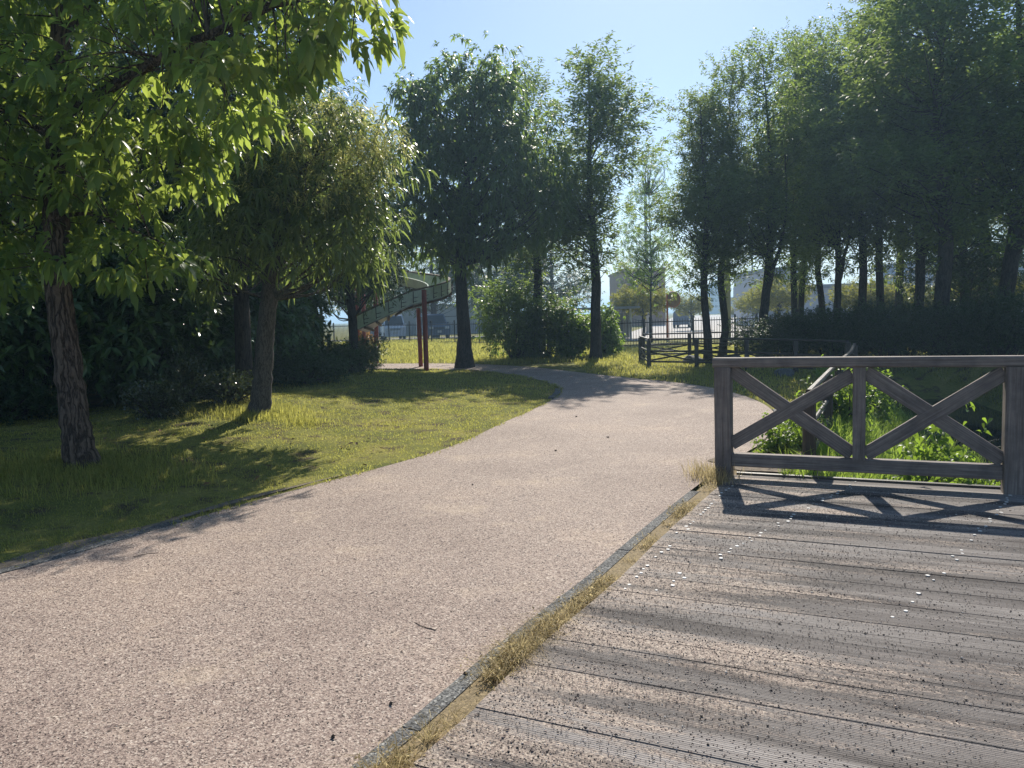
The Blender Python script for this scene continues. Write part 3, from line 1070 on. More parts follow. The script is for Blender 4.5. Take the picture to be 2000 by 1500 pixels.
# ================================================================== BLACK IRON FENCES
def iron_fence(label, A, B, h=1.2, pitch=0.135, bay=2.0):
    A, B = np.asarray(A, float), np.asarray(B, float)
    L = float(np.linalg.norm((B - A)[:2]))
    t = thing('iron_fence', label, 'fence', A, 'black iron picket fences')
    d = (B - A) / L
    nb = max(1, int(round(L / bay)))
    for i in range(nb + 1):
        q = d * (L * i / nb)
        m2 = MB()
        m2.box(q + [0, 0, h / 2], (0.07, 0.07, h + 0.14))
        m2.tube([q + [0, 0, h + 0.07], q + [0, 0, h + 0.10], q + [0, 0, h + 0.14]], [0.045, 0.05, 0.01], 6)
        m2.build('post', M['iron'], t)
    for i in range(nb):
        a, b = d * (L * i / nb), d * (L * (i + 1) / nb)
        m2 = MB()
        n = int(L / nb / pitch)
        for j in range(1, n):
            q = a + (b - a) * j / n
            m2.tube([q + [0, 0, 0.05], q + [0, 0, h - 0.02], q + [0, 0, h + 0.05]], [0.0115, 0.0115, 0.002], 5)
        m2.build('pickets', M['iron'], t)
        for z in (0.12, h - 0.1):
            m2 = MB()
            m2.bar(a + [0, 0, z], b + [0, 0, z], 0.035, 0.04)
            m2.build('rail', M['iron'], t)
    return t

iron_fence('black iron picket fence between the slide and the parked vans', (-16, 55.2, .25), (1.2, 38.8, .1))
iron_fence('black iron picket fence behind the shrubs left of the pale post and sunlit lawn', (1.35, 38.6, .05), (4.0, 33.8, 0))
iron_fence('black iron picket fence along the pale sunlit road', (4.15, 33.8, 0), (12.6, 36.6, 0))
iron_fence('black iron picket fence behind the dark hedge on the right', (12.8, 36.7, 0), (32, 38.5, 0))

# ================================================================== TREES
def tree_thing(name, label, base, group=None):
    return thing(name, label, 'tree', base, group)

def px_lobes(L, base):
    """lobes given as photo pixel centre, distance, pixel radii and depth radius in metres"""
    out = []
    for (u, v, Y, ru, rv, ry) in L:
        c = at(u, v, Y) - base
        out.append((c[0], c[1], c[2], ru * Y / FPX, ry, rv * Y / FPX))
    return out

# --- the near left tree, broad drooping leaves
rng = np.random.default_rng(101)
bA = G(160, 912)
YA = bA[1]
axA = [at(u, v, YA + dy) - bA for u, v, dy in ((160, 912, 0), (150, 850, 0), (133, 720, 0.05), (112, 540, 0.1), (110, 380, 0.1), (114, 220, 0.1), (118, 60, 0.1), (122, -150, 0.1), (130, -420, 0.1), (140, -640, .1))]
tA = tree_thing('broadleaf_tree', 'nearest tree at left with fissured brown trunk and big drooping leaves', bA)
mb = MB()
PA = trunk_tube(mb, axA, [0.142, 0.136, 0.126, 0.118, 0.114, 0.10, 0.085, 0.07, 0.05, 0.02], rng, 22, 1.25, 8)
main = [[(112, 230, 0.1), (190, 185, -.1), (262, 145, -.3), (340, 100, -.8), (470, 40, -1.2), (600, -10, -1.6), (700, -20, -1.7)],
        [(112, 350, 0.1), (150, 320, .2), (230, 290, .3), (330, 320, .1)], [(113, 280, .1), (60, 240, .3), (-20, 190, .5), (-140, 120, .6)],
        [(110, 420, .1), (180, 420, 0), (260, 450, -.2), (330, 480, -.3)], [(118, 80, .1), (200, -20, .2), (330, -140, .2), (480, -250, .2)],
        [(118, 60, .1), (60, -60, .0), (-60, -200, 0)], [(110, 450, .1), (60, 430, .4), (0, 440, .5)]]
rad = [0.062, 0.03, 0.04, 0.024, 0.045, 0.04, 0.02]
tips = []
for L, r in zip(main, rad):
    P = wobble([at(u, v, YA + dy) - bA for u, v, dy in L], 0.012, rng, 4)
    mb.tube(P, np.linspace(r, r * 0.3, len(P)), 9, False)
    tips.append(P)
lobA = px_lobes([(150, -170, YA, 400, 200, 1.6), (470, 40, YA - 1.2, 190, 95, 1.0), (610, 40, YA - 1.7, 125, 85, .7), (690, 20, YA - 1.7, 75, 60, .6), (330, 170, YA - .2, 240, 110, 1.3),
                 (490, 190, YA - 1.4, 120, 65, .8), (250, 330, YA - .1, 170, 90, 1.0), (380, 310, YA - .2, 70, 60, .5), (40, 280, YA + .3, 190, 190, 1.4), (230, 500, YA - .1, 130, 55, .7), (330, 500, YA - .2, 60, 40, .4),
                 (0, 470, YA + .5, 120, 110, .9), (500, -170, YA - .1, 300, 150, 1.6), (-150, 130, YA + .3, 220, 280, 1.3)], bA)
C, D = in_lobes(rng, lobA, 2500, 0.35)
hz_ = C[:, 2] + bA[2]
lx, ly = C[:, 0] + bA[0] - hz_ / math.tan(SUN_EL) * math.sin(SUN_AZ), C[:, 1] + bA[1] - hz_ / math.tan(SUN_EL) * math.cos(SUN_AZ)
lit_keep = ~((lx > -3.4) & (lx < -1.6) & (ly < 4.2) & (ly > 2.9))       # crown shaped for light: clumps that would shade this path area are dropped
C, D = C[lit_keep], D[lit_keep]
allp = np.vstack([PA] + tips)
for c in C[::4]:
    i = int(np.argmin(np.linalg.norm(allp - c, axis=1) + 2.0 * (allp[:, 2] < 1.2)))
    a = allp[i]
    L = np.linalg.norm(c - a)
    if L < 1.6:
        P = smooth_line([a, (a + c) / 2 + rng.normal(0, .06 * L, 3) + [0, 0, .05 * L], c], 3)
        mb.tube(P, np.linspace(0.006 + .004 * L, 0.003, len(P)), 4, False)
mb.build('trunk', M['bark_a'], tA, True)
A_ = nrm(D * [0.8, 0.8, 0.3] + [0, 0, 0.15] + rng.normal(0, .25, D.shape))
V, F = sprigs(rng, C, A_, 0.10, 8, 0.140, 0.068, 1.05, 0.62, 'broad', 0.3)
obj('crown', npmesh('crown', V, F), M['leaf_a'], tA)

# --- the second left tree, narrow leaves and golden catkins
rng = np.random.default_rng(102)
bB = G(505, 808)
YB = bB[1]
tB = tree_thing('chestnut_tree', 'second left tree on the mound with narrow leaves and golden catkins', bB)
mb = MB()
axB = [at(u, v, YB) - bB for u, v in ((505, 808), (510, 760), (516, 690), (523, 610), (530, 540), (545, 460), (560, 390), (580, 300), (600, 240))]
PB = trunk_tube(mb, axB, [0.14, 0.128, 0.12, 0.112, 0.105, 0.09, 0.07, 0.045, 0.02], rng, 16, 1.2, 6)
lobB = px_lobes([(600, 330, YB, 130, 120, 1.2), (690, 300, YB - .1, 80, 75, .8), (735, 290, YB, 45, 60, .5), (480, 310, YB + .3, 120, 90, 1.0), (560, 430, YB, 150, 90, 1.2), (430, 480, YB + .2, 80, 45, .7),
                 (660, 440, YB - .1, 90, 80, .9), (700, 490, YB - .1, 40, 55, .5), (630, 245, YB, 70, 60, .7), (575, 270, YB + .2, 70, 60, .8)], bB)
V, F, C = clump_crown(rng, lobB, 270, 4, 0.17, 0.24, 11, 0.165, 0.036, 0.95, 0.75, 'lance', 0.45, 0.15, 0.6)
limbs(mb, rng, C[::3], PB, 0.018, 0.6, 0.4)
mb.build('trunk', M['bark_b'], tB, True)
obj('crown', npmesh('crown', V, F), M['leaf_b'], tB)
lobBg = px_lobes([(640, 280, YB - .2, 110, 70, .9), (700, 265, YB - .2, 70, 45, .7), (750, 290, YB - .1, 40, 50, .5), (620, 350, YB - .6, 110, 80, .6), (710, 350, YB - .5, 50, 60, .4), (500, 330, YB - .5, 80, 50, .5), (630, 205, YB, 30, 32, .3), (590, 235, YB, 40, 40, .4)], bB)
C, D = in_lobes(rng, lobBg, 820, 0.7)
V, F = sprigs(rng, C, nrm(D * .5 + [0, 0, .5] + rng.normal(0, .3, D.shape)), 0.12, 9, 0.11, 0.014, 0.9, 0.55, 'lance')
obj('catkins', npmesh('catkins', V, F), M['leaf_gold'], tB)

# --- column trees of the middle and right: three kinds of mesh, copied
COLGRP = 'slender trees standing along the park edge'
def column_proto(seed, H=10.0, R=1.35, clear=0.30, tr=0.13, dens=1.0, mat='leaf_c', fork=False):
    rng = np.random.default_rng(seed)
    t = tree_thing('column_tree', 'x', (0, 0, 0), COLGRP)
    mb = MB()
    ax = [(0, 0, 0), (rng.normal(0, .04), rng.normal(0, .04), H * .12), (rng.normal(0, .05), rng.normal(0, .05), H * .3), (rng.normal(0, .08), rng.normal(0, .1), H * .55), (rng.normal(0, .12), 0, H * .8), (rng.normal(0, .12), 0, H * .97)]
    P = trunk_tube(mb, ax, [tr, tr * .88, tr * .78, tr * .5, tr * .25, tr * .06], rng, 10, 1.35, 5)
    if fork:
        Q = wobble([P[8], P[8] + [.35, .1, 1.2], P[8] + [.6, .2, 2.8], P[8] + [.7, .1, 4.5]], .02, rng, 4)
        mb.tube(Q, np.linspace(tr * .5, tr * .1, len(Q)), 8, False)
    lob = []
    nl = 17
    for i in range(nl):
        f = clear + (1 - clear) * (i + .5) / nl
        prof = math.sin(math.pi * min(1, (f - clear + .07) / (1 - clear + .02)) ** 0.8) ** 0.55
        rr = R * prof * rng.uniform(.72, 1.1) * (.8 + .2 * min(1, i / 5))
        a = rng.uniform(0, 6.28)
        lob.append((math.cos(a) * rr * .5, math.sin(a) * rr * .5, f * H, rr * .75, rr * .75, H * .055 * rng.uniform(.8, 1.5)))
    for i in range(5):
        a = rng.uniform(0, 6.28)
        lob.append((math.cos(a) * R * .35, math.sin(a) * R * .35, H * rng.uniform(.93, .99), R * .2, R * .2, H * .05))
    V, F, C = clump_crown(rng, lob, int(400 * dens), 6, np.array([.15, .15, .17]), 0.30, 9, 0.135, 0.05, 0.85, 0.30, 'quad', 0.4, 0.75, 0.55)
    limbs(mb, rng, C[::3], P, 0.014, 0.9, clear * .7)
    mb.build('trunk', M['bark_c'], t, True)
    obj('crown', npmesh('crown', V, F), M[mat], t)
    return t

cp = [column_proto(201), column_proto(202, dens=1.15), column_proto(203, R=1.5, dens=1.3, fork=True, mat='leaf_c2'), column_proto(204, R=1.25, clear=.26, dens=0.8)]
used = set()
def put_column(k, label, u, vb, Y, vtop, wpx, tilt=0.0, rz=None, xshift=0.0):
    """trunk at photo column u, crown top at row vtop, crown width wpx, standing at distance Y"""
    b = at(u, vb, Y)
    b[2] = float(height(b[0], b[1]))
    top = at(u, vtop, Y)
    H = top[2] - b[2]
    Wm = wpx * Y / FPX / 2
    sxy = Wm / 1.35 * 1.02
    sc = (sxy, sxy, H / 10.0)
    rz = random.uniform(0, 6.28) if rz is None else rz
    src = cp[k]
    if k not in used:
        used.add(k)
        src['label'] = label
        place(src, b, rz, sc, (0, tilt))
        return src
    return copy_tree(src, label, b, rz, sc, None, (0, tilt))

put_column(0, 'slender tree by itself right of the bushes, its shadow crossing the grass edge', 1163, 702, 26.0, 108, 235)
put_column(3, 'thin crowned tree behind the leafy bushes left of the lone slender tree', 1047, 700, 28.5, 135, 200)
put_column(1, 'leftmost slender tree of the right row, standing inside the dark low fence', 1383, 702, 23.0, 172, 175, -.055)
put_column(0, 'thin trunked tree leaning beside the pale concrete pole', 1409, 690, 24.5, 130, 165, .045)
put_column(2, 'thick trunked tree right of the road view, at the hedge end', 1492, 690, 24.0, 118, 200, .02)
put_column(3, 'slim tree with bare trunk left of its close twin, behind the hedge', 1553, 660, 27.0, 66, 150)
put_column(1, 'slim tree just right of its close twin before the grey building', 1568, 660, 28.0, 90, 130)
put_column(0, 'thinnest trunk of the row beside the leaning tree', 1604, 660, 28.5, 85, 150)
put_column(2, 'tree whose trunk leans left above the hedge', 1640, 650, 25.5, 78, 160, -.07)
put_column(1, 'straight tall tree with a thin second stem at its foot', 1682, 650, 25.5, 25, 180)
put_column(3, 'tall straight tree right of the double stemmed one', 1722, 650, 26.0, -10, 170)
put_column(0, 'slanting thin tree before the long grey wall', 1762, 650, 29.0, 20, 170, .06)
put_column(2, 'tall tree left of the broadest trunk on the right', 1795, 650, 25.0, -80, 220)
put_column(1, 'broad trunked tall tree over the right hedge', 1838, 650, 21.0, -190, 330)
put_column(2, 'tall tree at the right picture edge over the hedge', 1965, 650, 22.0, -150, 330)
put_column(3, 'tree beyond the right hedge with sunlit lower leaves', 1915, 640, 31.0, 60, 230)

# --- chestnut-like tree left of centre and the dark trees behind
def big_leaf_tree(seed, label, base, lobes, axis, radii, n, mat, group=None, leafL=0.2, leafW=0.075, name='broadleaf_tree', bark='bark_c', kind='lance', droop=.75, up=.2):
    rng = np.random.default_rng(seed)
    t = tree_thing(name, label, base, group)
    mb = MB()
    P = trunk_tube(mb, axis, radii, rng, 14, 1.4, 6)
    V, F, C = clump_crown(rng, lobes, n, 5, 0.22, 0.16, 8, leafL, leafW, 1.0, droop, kind, 0.5, up, 0.7)
    limbs(mb, rng, C[::3], P, 0.02, 0.7, 0.35)
    mb.build('trunk', M[bark], t, True)
    obj('crown', npmesh('crown', V, F), M[mat], t)
    return t

bE = G(908, 718)
YE = bE[1]
axE = [at(u, v, YE) - bE for u, v in ((908, 718), (907, 660), (903, 590), (900, 520), (905, 430), (915, 330), (925, 220), (930, 150))]
lobE = px_lobes([(900, 230, YE, 110, 80, 1.6), (860, 170, YE, 60, 50, .8), (960, 165, YE, 60, 45, .8), (895, 130, YE, 25, 32, .4), (965, 120, YE, 20, 25, .35), (800, 215, YE, 45, 40, .6), (785, 180, YE, 22, 18, .3), (830, 190, YE, 20, 22, .3),
                 (960, 330, YE - .3, 110, 90, 1.6), (860, 340, YE - .2, 100, 90, 1.6), (1040, 300, YE - .3, 60, 80, .9), (1085, 355, YE - .3, 32, 45, .5), (930, 440, YE - .1, 110, 60, 1.5), (1040, 410, YE - .3, 60, 60, .8), (830, 430, YE + .2, 60, 60, 1.0), (900, 490, YE, 60, 40, 1.0)], bE)
big_leaf_tree(301, 'wide dome shaped tree left of centre beside the red slide posts', bE, lobE, axE, [.25, .215, .19, .18, .14, .1, .06, .02], 760, 'leaf_e', droop=.8)

DARKGRP = 'dark evergreen trees behind the left hedge'
def dark_proto(seed, H=8.0, R=2.3):
    rng = np.random.default_rng(seed)
    t = tree_thing('evergreen_tree', 'x', (0, 0, 0), DARKGRP)
    mb = MB()
    P = trunk_tube(mb, [(0, 0, 0), (.05, 0, H * .2), (0, .1, H * .5), (.1, 0, H * .9)], [.17, .15, .1, .03], rng, 12, 1.3, 5)
    lob = [(0, 0, H * .62, R * .85, R * .85, H * .3)]
    for i in range(10):
        a = rng.uniform(0, 6.28)
        lob.append((math.cos(a) * R * .6, math.sin(a) * R * .6, H * rng.uniform(.38, .88), R * .45, R * .45, H * .13))
    lob.append((0, 0, H * .93, R * .4, R * .4, H * .1))
    V, F, C = clump_crown(rng, lob, 520, 6, .2, 0.2, 8, 0.15, 0.055, 0.95, 0.4, 'quad', 0.5, .35, .7)
    limbs(mb, rng, C[::4], P, 0.016, .7, .2)
    mb.build('trunk', M['bark_c'], t, True)
    obj('crown', npmesh('crown', V, F), M['leaf_d'], t)
    return t

dk = [dark_proto(401), dark_proto(402)]
dused = set()
def put_dark(k, label, x, y, H, Rm):
    loc = (x, y, float(height(x, y)))
    sc = (Rm / 2.3, Rm / 2.3, H / 8.0)
    if k not in dused:
        dused.add(k)
        dk[k]['label'] = label
        place(dk[k], loc, 1.0, sc)
        return
    copy_tree(dk[k], label, loc, random.uniform(0, 6.28), sc)

bC = at(477, 742, 13.9)
put_dark(0, 'dark trunked evergreen just left of the catkin tree trunk', bC[0], bC[1], 9.0, 2.2)
bD = at(691, 712, 21.0)
put_dark(1, 'dark evergreen beside the slide, rising between hedge end and red post', bD[0], bD[1], 7.2, 1.9)
put_dark(0, 'dark evergreen deep behind the hedge, above the white flecked shrub', -9.4, 17.5, 9.5, 2.8)
put_dark(1, 'dark evergreen behind the hedge at the far left picture edge', -12.0, 14.5, 9.0, 2.8)
put_dark(0, 'tall dark evergreen filling the gap behind the near left trunk', -11.5, 19.5, 10.5, 3.0)
put_dark(1, 'dark evergreen between the catkin tree and the slide', -8.0, 25.0, 8.6, 2.6)
put_dark(1, 'dark evergreen far back at left behind other evergreens', -15.5, 24.0, 11.0, 3.2)
put_dark(0, 'dark evergreen farthest back beyond the slide tower', -11.0, 33.0, 8.5, 3.0)
put_dark(0, 'dark evergreen behind the slide and the red post, before the vans', -7.4, 38.0, 6.8, 2.6)
put_dark(1, 'dark drooping tree beyond the parked vans', -6.2, 64.0, 8.5, 4.0)
put_dark(0, 'dark tree beyond the fence behind the wide dome tree', -1.6, 60.0, 8.2, 4.0)
put_dark(1, 'dark tree beyond the fence behind the leafy bushes', 3.0, 56.0, 7.5, 3.2)
put_dark(0, 'dark tree beyond the vans at left, partly behind the slide', -12.5, 66.0, 9.0, 4.2)
put_dark(0, 'dark tree beyond the right hedge near the picture edge', 24.5, 31.5, 9.5, 3.4)
put_dark(1, 'dark low crowned tree right behind the broadest trunk', 15.6, 26.5, 6.0, 2.3)

# --- street trees beyond the fence
def street_proto(seed, mat='leaf_y'):
    rng = np.random.default_rng(seed)
    t = tree_thing('street_tree', 'x', (0, 0, 0), 'yellow green street trees')
    mb = MB()
    P = trunk_tube(mb, [(0, 0, 0), (.03, 0, 1.0), (0, .05, 2.2), (.05, 0, 3.6)], [.1, .09, .07, .03], rng, 8, 1.2, 4)
    lob = [(0, 0, 2.9, 1.5, 1.5, 1.0)] + [(math.cos(a) * 1.0, math.sin(a) * 1.0, 2.7 + .3 * math.sin(3 * a), .7, .7, .6) for a in np.arange(0, 6.2, .9)]
    V, F, C = clump_crown(rng, lob, 260, 5, .16, .2, 8, 0.17, 0.07, .9, .3, 'quad', .5, .5, .6)
    limbs(mb, rng, C[::4], P, .014, .6, .35)
    mb.build('trunk', M['bark_c'], t, True)
    obj('crown', npmesh('crown', V, F), M[mat], t)
    return t
st = street_proto(501)
def put_street(label, u, v_top, Y, r, first=False):
    b = at(u, v_top, Y)
    H = b[2]
    loc = (b[0], Y, 0.0)
    sc = (r / 1.7, r / 1.7, H / 4.0)
    if first:
        st['label'] = label
        place(st, loc, 0, sc)
    else:
        copy_tree(st, label, loc, random.uniform(0, 6), sc)
put_street('yellow green street tree left of the round mirror', 1255, 553, 46, 1.7, True)
put_street('small yellow green street tree just right of the round mirror', 1350, 574, 60, 1.5)
put_street('yellow green street tree before the pale flat building', 1520, 545, 48, 1.9)
put_street('yellow green street tree right of the low dark block', 1478, 572, 62, 1.8)
put_street('far low street tree at the end of the road', 1446, 598, 95, 2.4)
put_street('sunlit young tree behind the double stemmed trunk', 1700, 545, 40, 1.9)
put_street('sunlit small tree before the right end of the grey wall', 1785, 555, 42, 1.8)
put_street('sunlit tree by the blue white building at far right', 1930, 530, 34, 1.7)

# pale young tree in the gap round the utility pole
bY = at(1272, 650, 40.0)
rng = np.random.default_rng(555)
lobY = px_lobes([(1268, 440, 40, 48, 90, 1.2), (1272, 350, 40, 36, 75, .9), (1280, 520, 40, 55, 45, 1.2), (1235, 500, 40, 40, 50, 1.0)], np.array([bY[0], 40.0, 0]))
big_leaf_tree(556, 'thin pale leaved tree in the gap beside the utility pole', np.array([bY[0], 40.0, 0]), lobY, [(0, 0, 0), (0, .05, 2), (.05, 0, 4), (0, 0, 7.5)], [.06, .05, .04, .015], 420, 'leaf_f', None, .13, .05, 'young_tree', 'bark_c', 'quad', .3, .5)

# ================================================================== SHRUBS
def shrub_proto(name, seed, R, H, n, per, ll, lw, mat, kind, ang=1.0, droop=.3, nl=7, group=None, spread=.14, up=.5, L=.12, stems=True):
    rng = np.random.default_rng(seed)
    t = thing(name, 'x', 'shrub', (0, 0, 0), group)
    lob = [(0, 0, H * .5, R * .8, R * .8, H * .42)]
    for i in range(9):
        a = rng.uniform(0, 6.28)
        q = rng.uniform(.3, .7)
        lob.append((math.cos(a) * R * q, math.sin(a) * R * q, H * rng.uniform(.2, .85), R * .38, R * .38, H * .18))
    V, F, C = clump_crown(rng, lob, n, per, spread, L, nl, ll, lw, ang, droop, kind, .6, up, .8)
    V[:, 2] = np.maximum(V[:, 2], 0.0 + rng.uniform(0, .03, len(V)))
    mb = MB()
    for c in C[::max(1, n // 40)]:
        P = smooth_line([(c[0] * .15, c[1] * .15, -.05), (c[0] * .5, c[1] * .5, c[2] * .5), c], 3)
        mb.tube(P, np.linspace(.018, .005, len(P)), 5, False)
    mb.build('stems', M['bark_c'], t, True)
    obj('foliage', npmesh('foliage', V, F), M[mat], t)
    return t

def put_all(proto, spots):
    for i, (label, x, y, sc, rz) in enumerate(spots):
        loc = (x, y, float(height(x, y)) - .03)
        s3 = (sc, sc, sc) if np.isscalar(sc) else sc
        if i == 0:
            proto['label'] = label
            place(proto, loc, rz, s3)
        else:
            copy_tree(proto, label, loc, rz, s3)

LAURELGRP = 'large laurel bushes of the left hedge'
lau1 = shrub_proto('laurel_bush', 601, 1.35, 2.7, 360, 4, .20, .072, 'leaf_l', 'lance', 1.15, .28, 8, LAURELGRP, .16, .45, .06)
lau2 = shrub_proto('laurel_bush', 602, 1.25, 2.6, 340, 4, .19, .07, 'leaf_l', 'lance', 1.1, .3, 8, LAURELGRP, .16, .45, .06)
put_all(lau1, [('dark laurel bush at the left picture edge behind the near trunk', -8.9, 11.9, 1.05, 0), ('dark laurel bush right of the near trunk, above the white flecked shrub', -6.6, 13.4, 1.0, 1.3),
               ('dark laurel bush just left of the dark trunk behind', -6.9, 16.4, (1.05, 1.05, 1.1), 2.2), ('laurel bush lit on its right flank between catkin tree and slide', -5.75, 19.2, (1.0, 1.0, 1.0), 4.0),
               ('tall laurel bush in the second row behind the near trunk', -9.6, 14.2, (1.2, 1.2, 1.35), 3.0)])
put_all(lau2, [('dark laurel bush directly behind the near left trunk', -7.9, 12.4, 1.05, .5), ('dark laurel bush left behind the catkin tree', -6.3, 14.9, 1.0, 2.0), ('laurel bush right behind the catkin tree trunk', -5.8, 17.6, 1.05, 3.3),
               ('tall laurel bush in the second row above the white flecked shrub', -8.2, 15.6, (1.2, 1.2, 1.35), 5.0), ('tall laurel bush in the second row left of the slide', -7.4, 20.6, (1.2, 1.2, 1.25), 1.0),
               ('laurel bush outside the left edge shading the lawn corner', -10.6, 11.4, 1.15, 4.4)])

sh = shrub_proto('azalea_shrub', 610, .5, .62, 170, 4, .045, .022, 'leaf_s', 'quad', .9, .1, 8, 'small shiny leaved shrubs', .07, .6, .08)
q1, q2, q3 = G(285, 822), G(352, 790), G(400, 800)
put_all(sh, [('shiny shrub with white flecks of sun under the hedge', q1[0], q1[1] + .3, (1, .9, .95), 0), ('upright shiny shrub right of the white flecked one', q2[0], q2[1] + .3, (.75, .7, 1.35), 2), ('low dull shrub at the hedge foot left of the catkin tree', q3[0] + .2, q3[1] + .5, (1.2, 1, .8), 3)])
GC = shrub_proto('ground_cover_shrub', 611, .9, .75, 260, 5, .075, .03, 'leaf_d', 'quad', .9, .2, 8, 'low dark shrubs at the end of the left hedge', .1, .5, .1)
put_all(GC, [('low dark shrub right of the catkin tree foot', -4.4, 16.6, (1, 1, .8), 0), ('low dark shrub at the hedge end before the dark trunk', -4.3, 19.3, 1.0, 2), ('low shiny shrub beside the red slide post', -4.75, 23.5, (1.0, 1.0, 1.2), 4), ('low dark shrub along the hedge foot behind the white flecked shrub', -5.9, 13.3, (1.2, 1, .7), 1.4),
             ('low dark shrub at the foot of the left picture edge hedge', -7.6, 11.3, (1.3, 1, .8), 2.4)])
rf = shrub_proto('red_tipped_shrub', 612, .5, 1.3, 120, 4, .09, .04, 'leaf_r', 'quad', .9, .2, 8, None, .1, .5, .1)
put_all(rf, [('small shrub with orange and yellow leaves behind the red slide post', -6.0, 31.0, 1, 0)])

fb = shrub_proto('feathery_bush', 620, 1.3, 2.7, 210, 5, .16, .06, 'leaf_e', 'quad', .8, .3, 10, 'leafy bushes round the middle trees', .16, .3, .3)
put_all(fb, [('tall feathery bush left of centre at the path bend', .15, 27.6, (1.0, 1, 1.0), 0), ('dense dark bush at the foot of the thin crowned tree', 1.2, 27.9, (.95, 1, .82), 2.1)])
lf = shrub_proto('leafy_bush', 621, .75, 1.75, 200, 4, .14, .06, 'leaf_f', 'lance', 1.0, .3, 7, 'leafy bushes beside the lone slender tree', .12, .5, .08)
put_all(lf, [('bright leafy bush left of the lone slender trunk', 2.1, 27.4, 1.0, 0), ('bright leafy bush right behind the lone slender trunk', 3.35, 28.0, (.9, .9, 1.0), 2)])

hd = shrub_proto('hedge_bush', 630, 1.35, 1.9, 480, 5, .075, .032, 'leaf_d', 'quad', .9, .15, 9, 'dark bushes of the right hedge', .13, .5, .12)
HS = []
hl = ['dark hedge bush at the left end of the right hedge', 'hedge bush below the slim twin trunks', 'hedge bush below the leaning trunk', 'hedge bush with glints left of the straight tall tree', 'hedge bush with bright glints right of the straight tall tree',
      'hedge bush below the slanting thin tree', 'hedge bush left of the broadest right trunk', 'hedge bush under the broadest right trunk', 'hedge bush right of the broadest trunk', 'hedge bush at the right picture edge']
for i, lb in enumerate(hl):
    u = 1515 + i * 54
    Y = 23.0 - i * .35
    q = at(u, 680, Y)
    HS.append((lb, q[0], Y + (.5 if i % 2 else 0), (1.0, .9, (.74 + .05 * (i % 3)) * (1.0 + .025 * i)), i * 1.3))
put_all(hd, HS)

# ================================================================== PLANTS OF THE STREAM BANK
pl = shrub_proto('leafy_plant', 640, .38, .55, 90, 3, .085, .042, 'leaf_f', 'broad', 1.1, .3, 6, 'bright leafy plants on the stream bank', .07, .7, .08)
def bank(x, y):
    return (x, y)
put_all(pl, [('bright leafy plant seen low through the right bay of the railing', 4.28, 7.5, (1.1, 1.05, 2.0), 0), ('bright leafy plant between the two dark fence posts', 3.3, 8.55, (.7, .7, .8), 1), ('leafy plant behind the farther dark post in the middle bay', 4.55, 10.3, (1.0, 1.0, 1.35), 2),
             ('low leafy plant at the boardwalk edge by the right post', 3.72, 6.5, (.9, .5, 1.5), 3), ('leafy plant left of the nearer dark post', 2.72, 7.9, (.6, .6, .7), 4), ('small yellowish plant touching the right railing post', 4.0, 6.36, (.35, .3, 1.7), 5),
             ('leafy plant farther back on the bank', 5.6, 11.9, (1.0, 1.0, 1.2), 2.6)])
# long grass tussock
rng = np.random.default_rng(650)
def tussock(name, label, x, y, n, h, w, lean, mat, spread, cat='grass clump', group=None):
    z = float(height(x, y))
    P = np.column_stack([rng.normal(0, spread, n), rng.normal(0, spread, n), np.zeros(n)])
    V, F = blades(rng, P, h, w, lean)
    o = obj(name, npmesh(name, V, F), mat)
    o.location = (x, y, z)
    return tag(o, label, cat, group)
tussock('grass_tussock', 'long arching grass tussock over the dark stream', 5.3, 9.0, 420, .62, .009, 1.1, M['leaf_e'], .12)
tussock('grass_tussock', 'upright grass tuft behind the right railing brace', 6.5, 11.2, 350, .6, .01, .7, M['leaf_e'], .2)

# rocks
def rock_proto(seed):
    rng = np.random.default_rng(seed)
    n, k = 10, 14
    th = np.linspace(0, math.pi, n)
    ph = np.linspace(0, 2 * math.pi, k, endpoint=False)
    V = np.array([[math.sin(a) * math.cos(b), math.sin(a) * math.sin(b), math.cos(a)] for a in th for b in ph])
    for _ in range(9):
        d = nrm(rng.normal(0, 1, 3))
        c = rng.uniform(.55, .85)
        e = V @ d
        V = V - np.maximum(e - c, 0)[:, None] * d
    V = V * [1, .8, .7] * (1 + .02 * rng.normal(0, 1, (len(V), 1)))
    i, j = np.meshgrid(np.arange(n - 1), np.arange(k), indexing='ij')
    F = np.stack([i * k + j, (i + 1) * k + j, (i + 1) * k + (j + 1) % k, i * k + (j + 1) % k], -1).reshape(-1, 4)
    me = npmesh('rock', V, F, False)
    me.materials.append(M['rock'])
    return me
rmes = [rock_proto(s) for s in (1, 2, 3)]
rocks = [('large grey boulder in shade seen through the right bay', 8.9, 12.6, .62), ('grey boulder left of the large shaded boulder', 7.9, 14.3, .42), ('small grey rock at the far stream end', 7.2, 15.6, .3), ('grey rock right of the large shaded boulder', 8.6, 11.0, .5),
         ('rock low on the far stream bank near the right post', 7.4, 9.3, .45), ('rock on the far bank behind the long grass tussock', 7.9, 10.2, .38), ('flat rock at the near water edge', 5.7, 8.2, .25), ('rock beside the boardwalk beam under the right post', 6.3, 7.3, .4),
         ('small round rock on the stream bank crest', 6.6, 14.6, .22), ('rock in the row of stones under the far low fence', 6.2, 17.4, .25), ('pale topped rock in the row under the far low fence', 6.9, 16.6, .28), ('dark rock behind the far fence corner', 5.4, 22.6, .35), ('dark rock pile stone between two far fence posts', 6.3, 22.0, .4)]
for i, (lb, x, y, s_) in enumerate(rocks):
    o = bpy.data.objects.new('rock', rmes[i % 3])
    o.location = (x, y, float(height(x, y)) + s_ * .15)
    o.rotation_euler = (0, 0, i * 1.7)
    o.scale = (s_, s_, s_)
    tag(link(o), lb, 'rock', 'rocks along the stream')

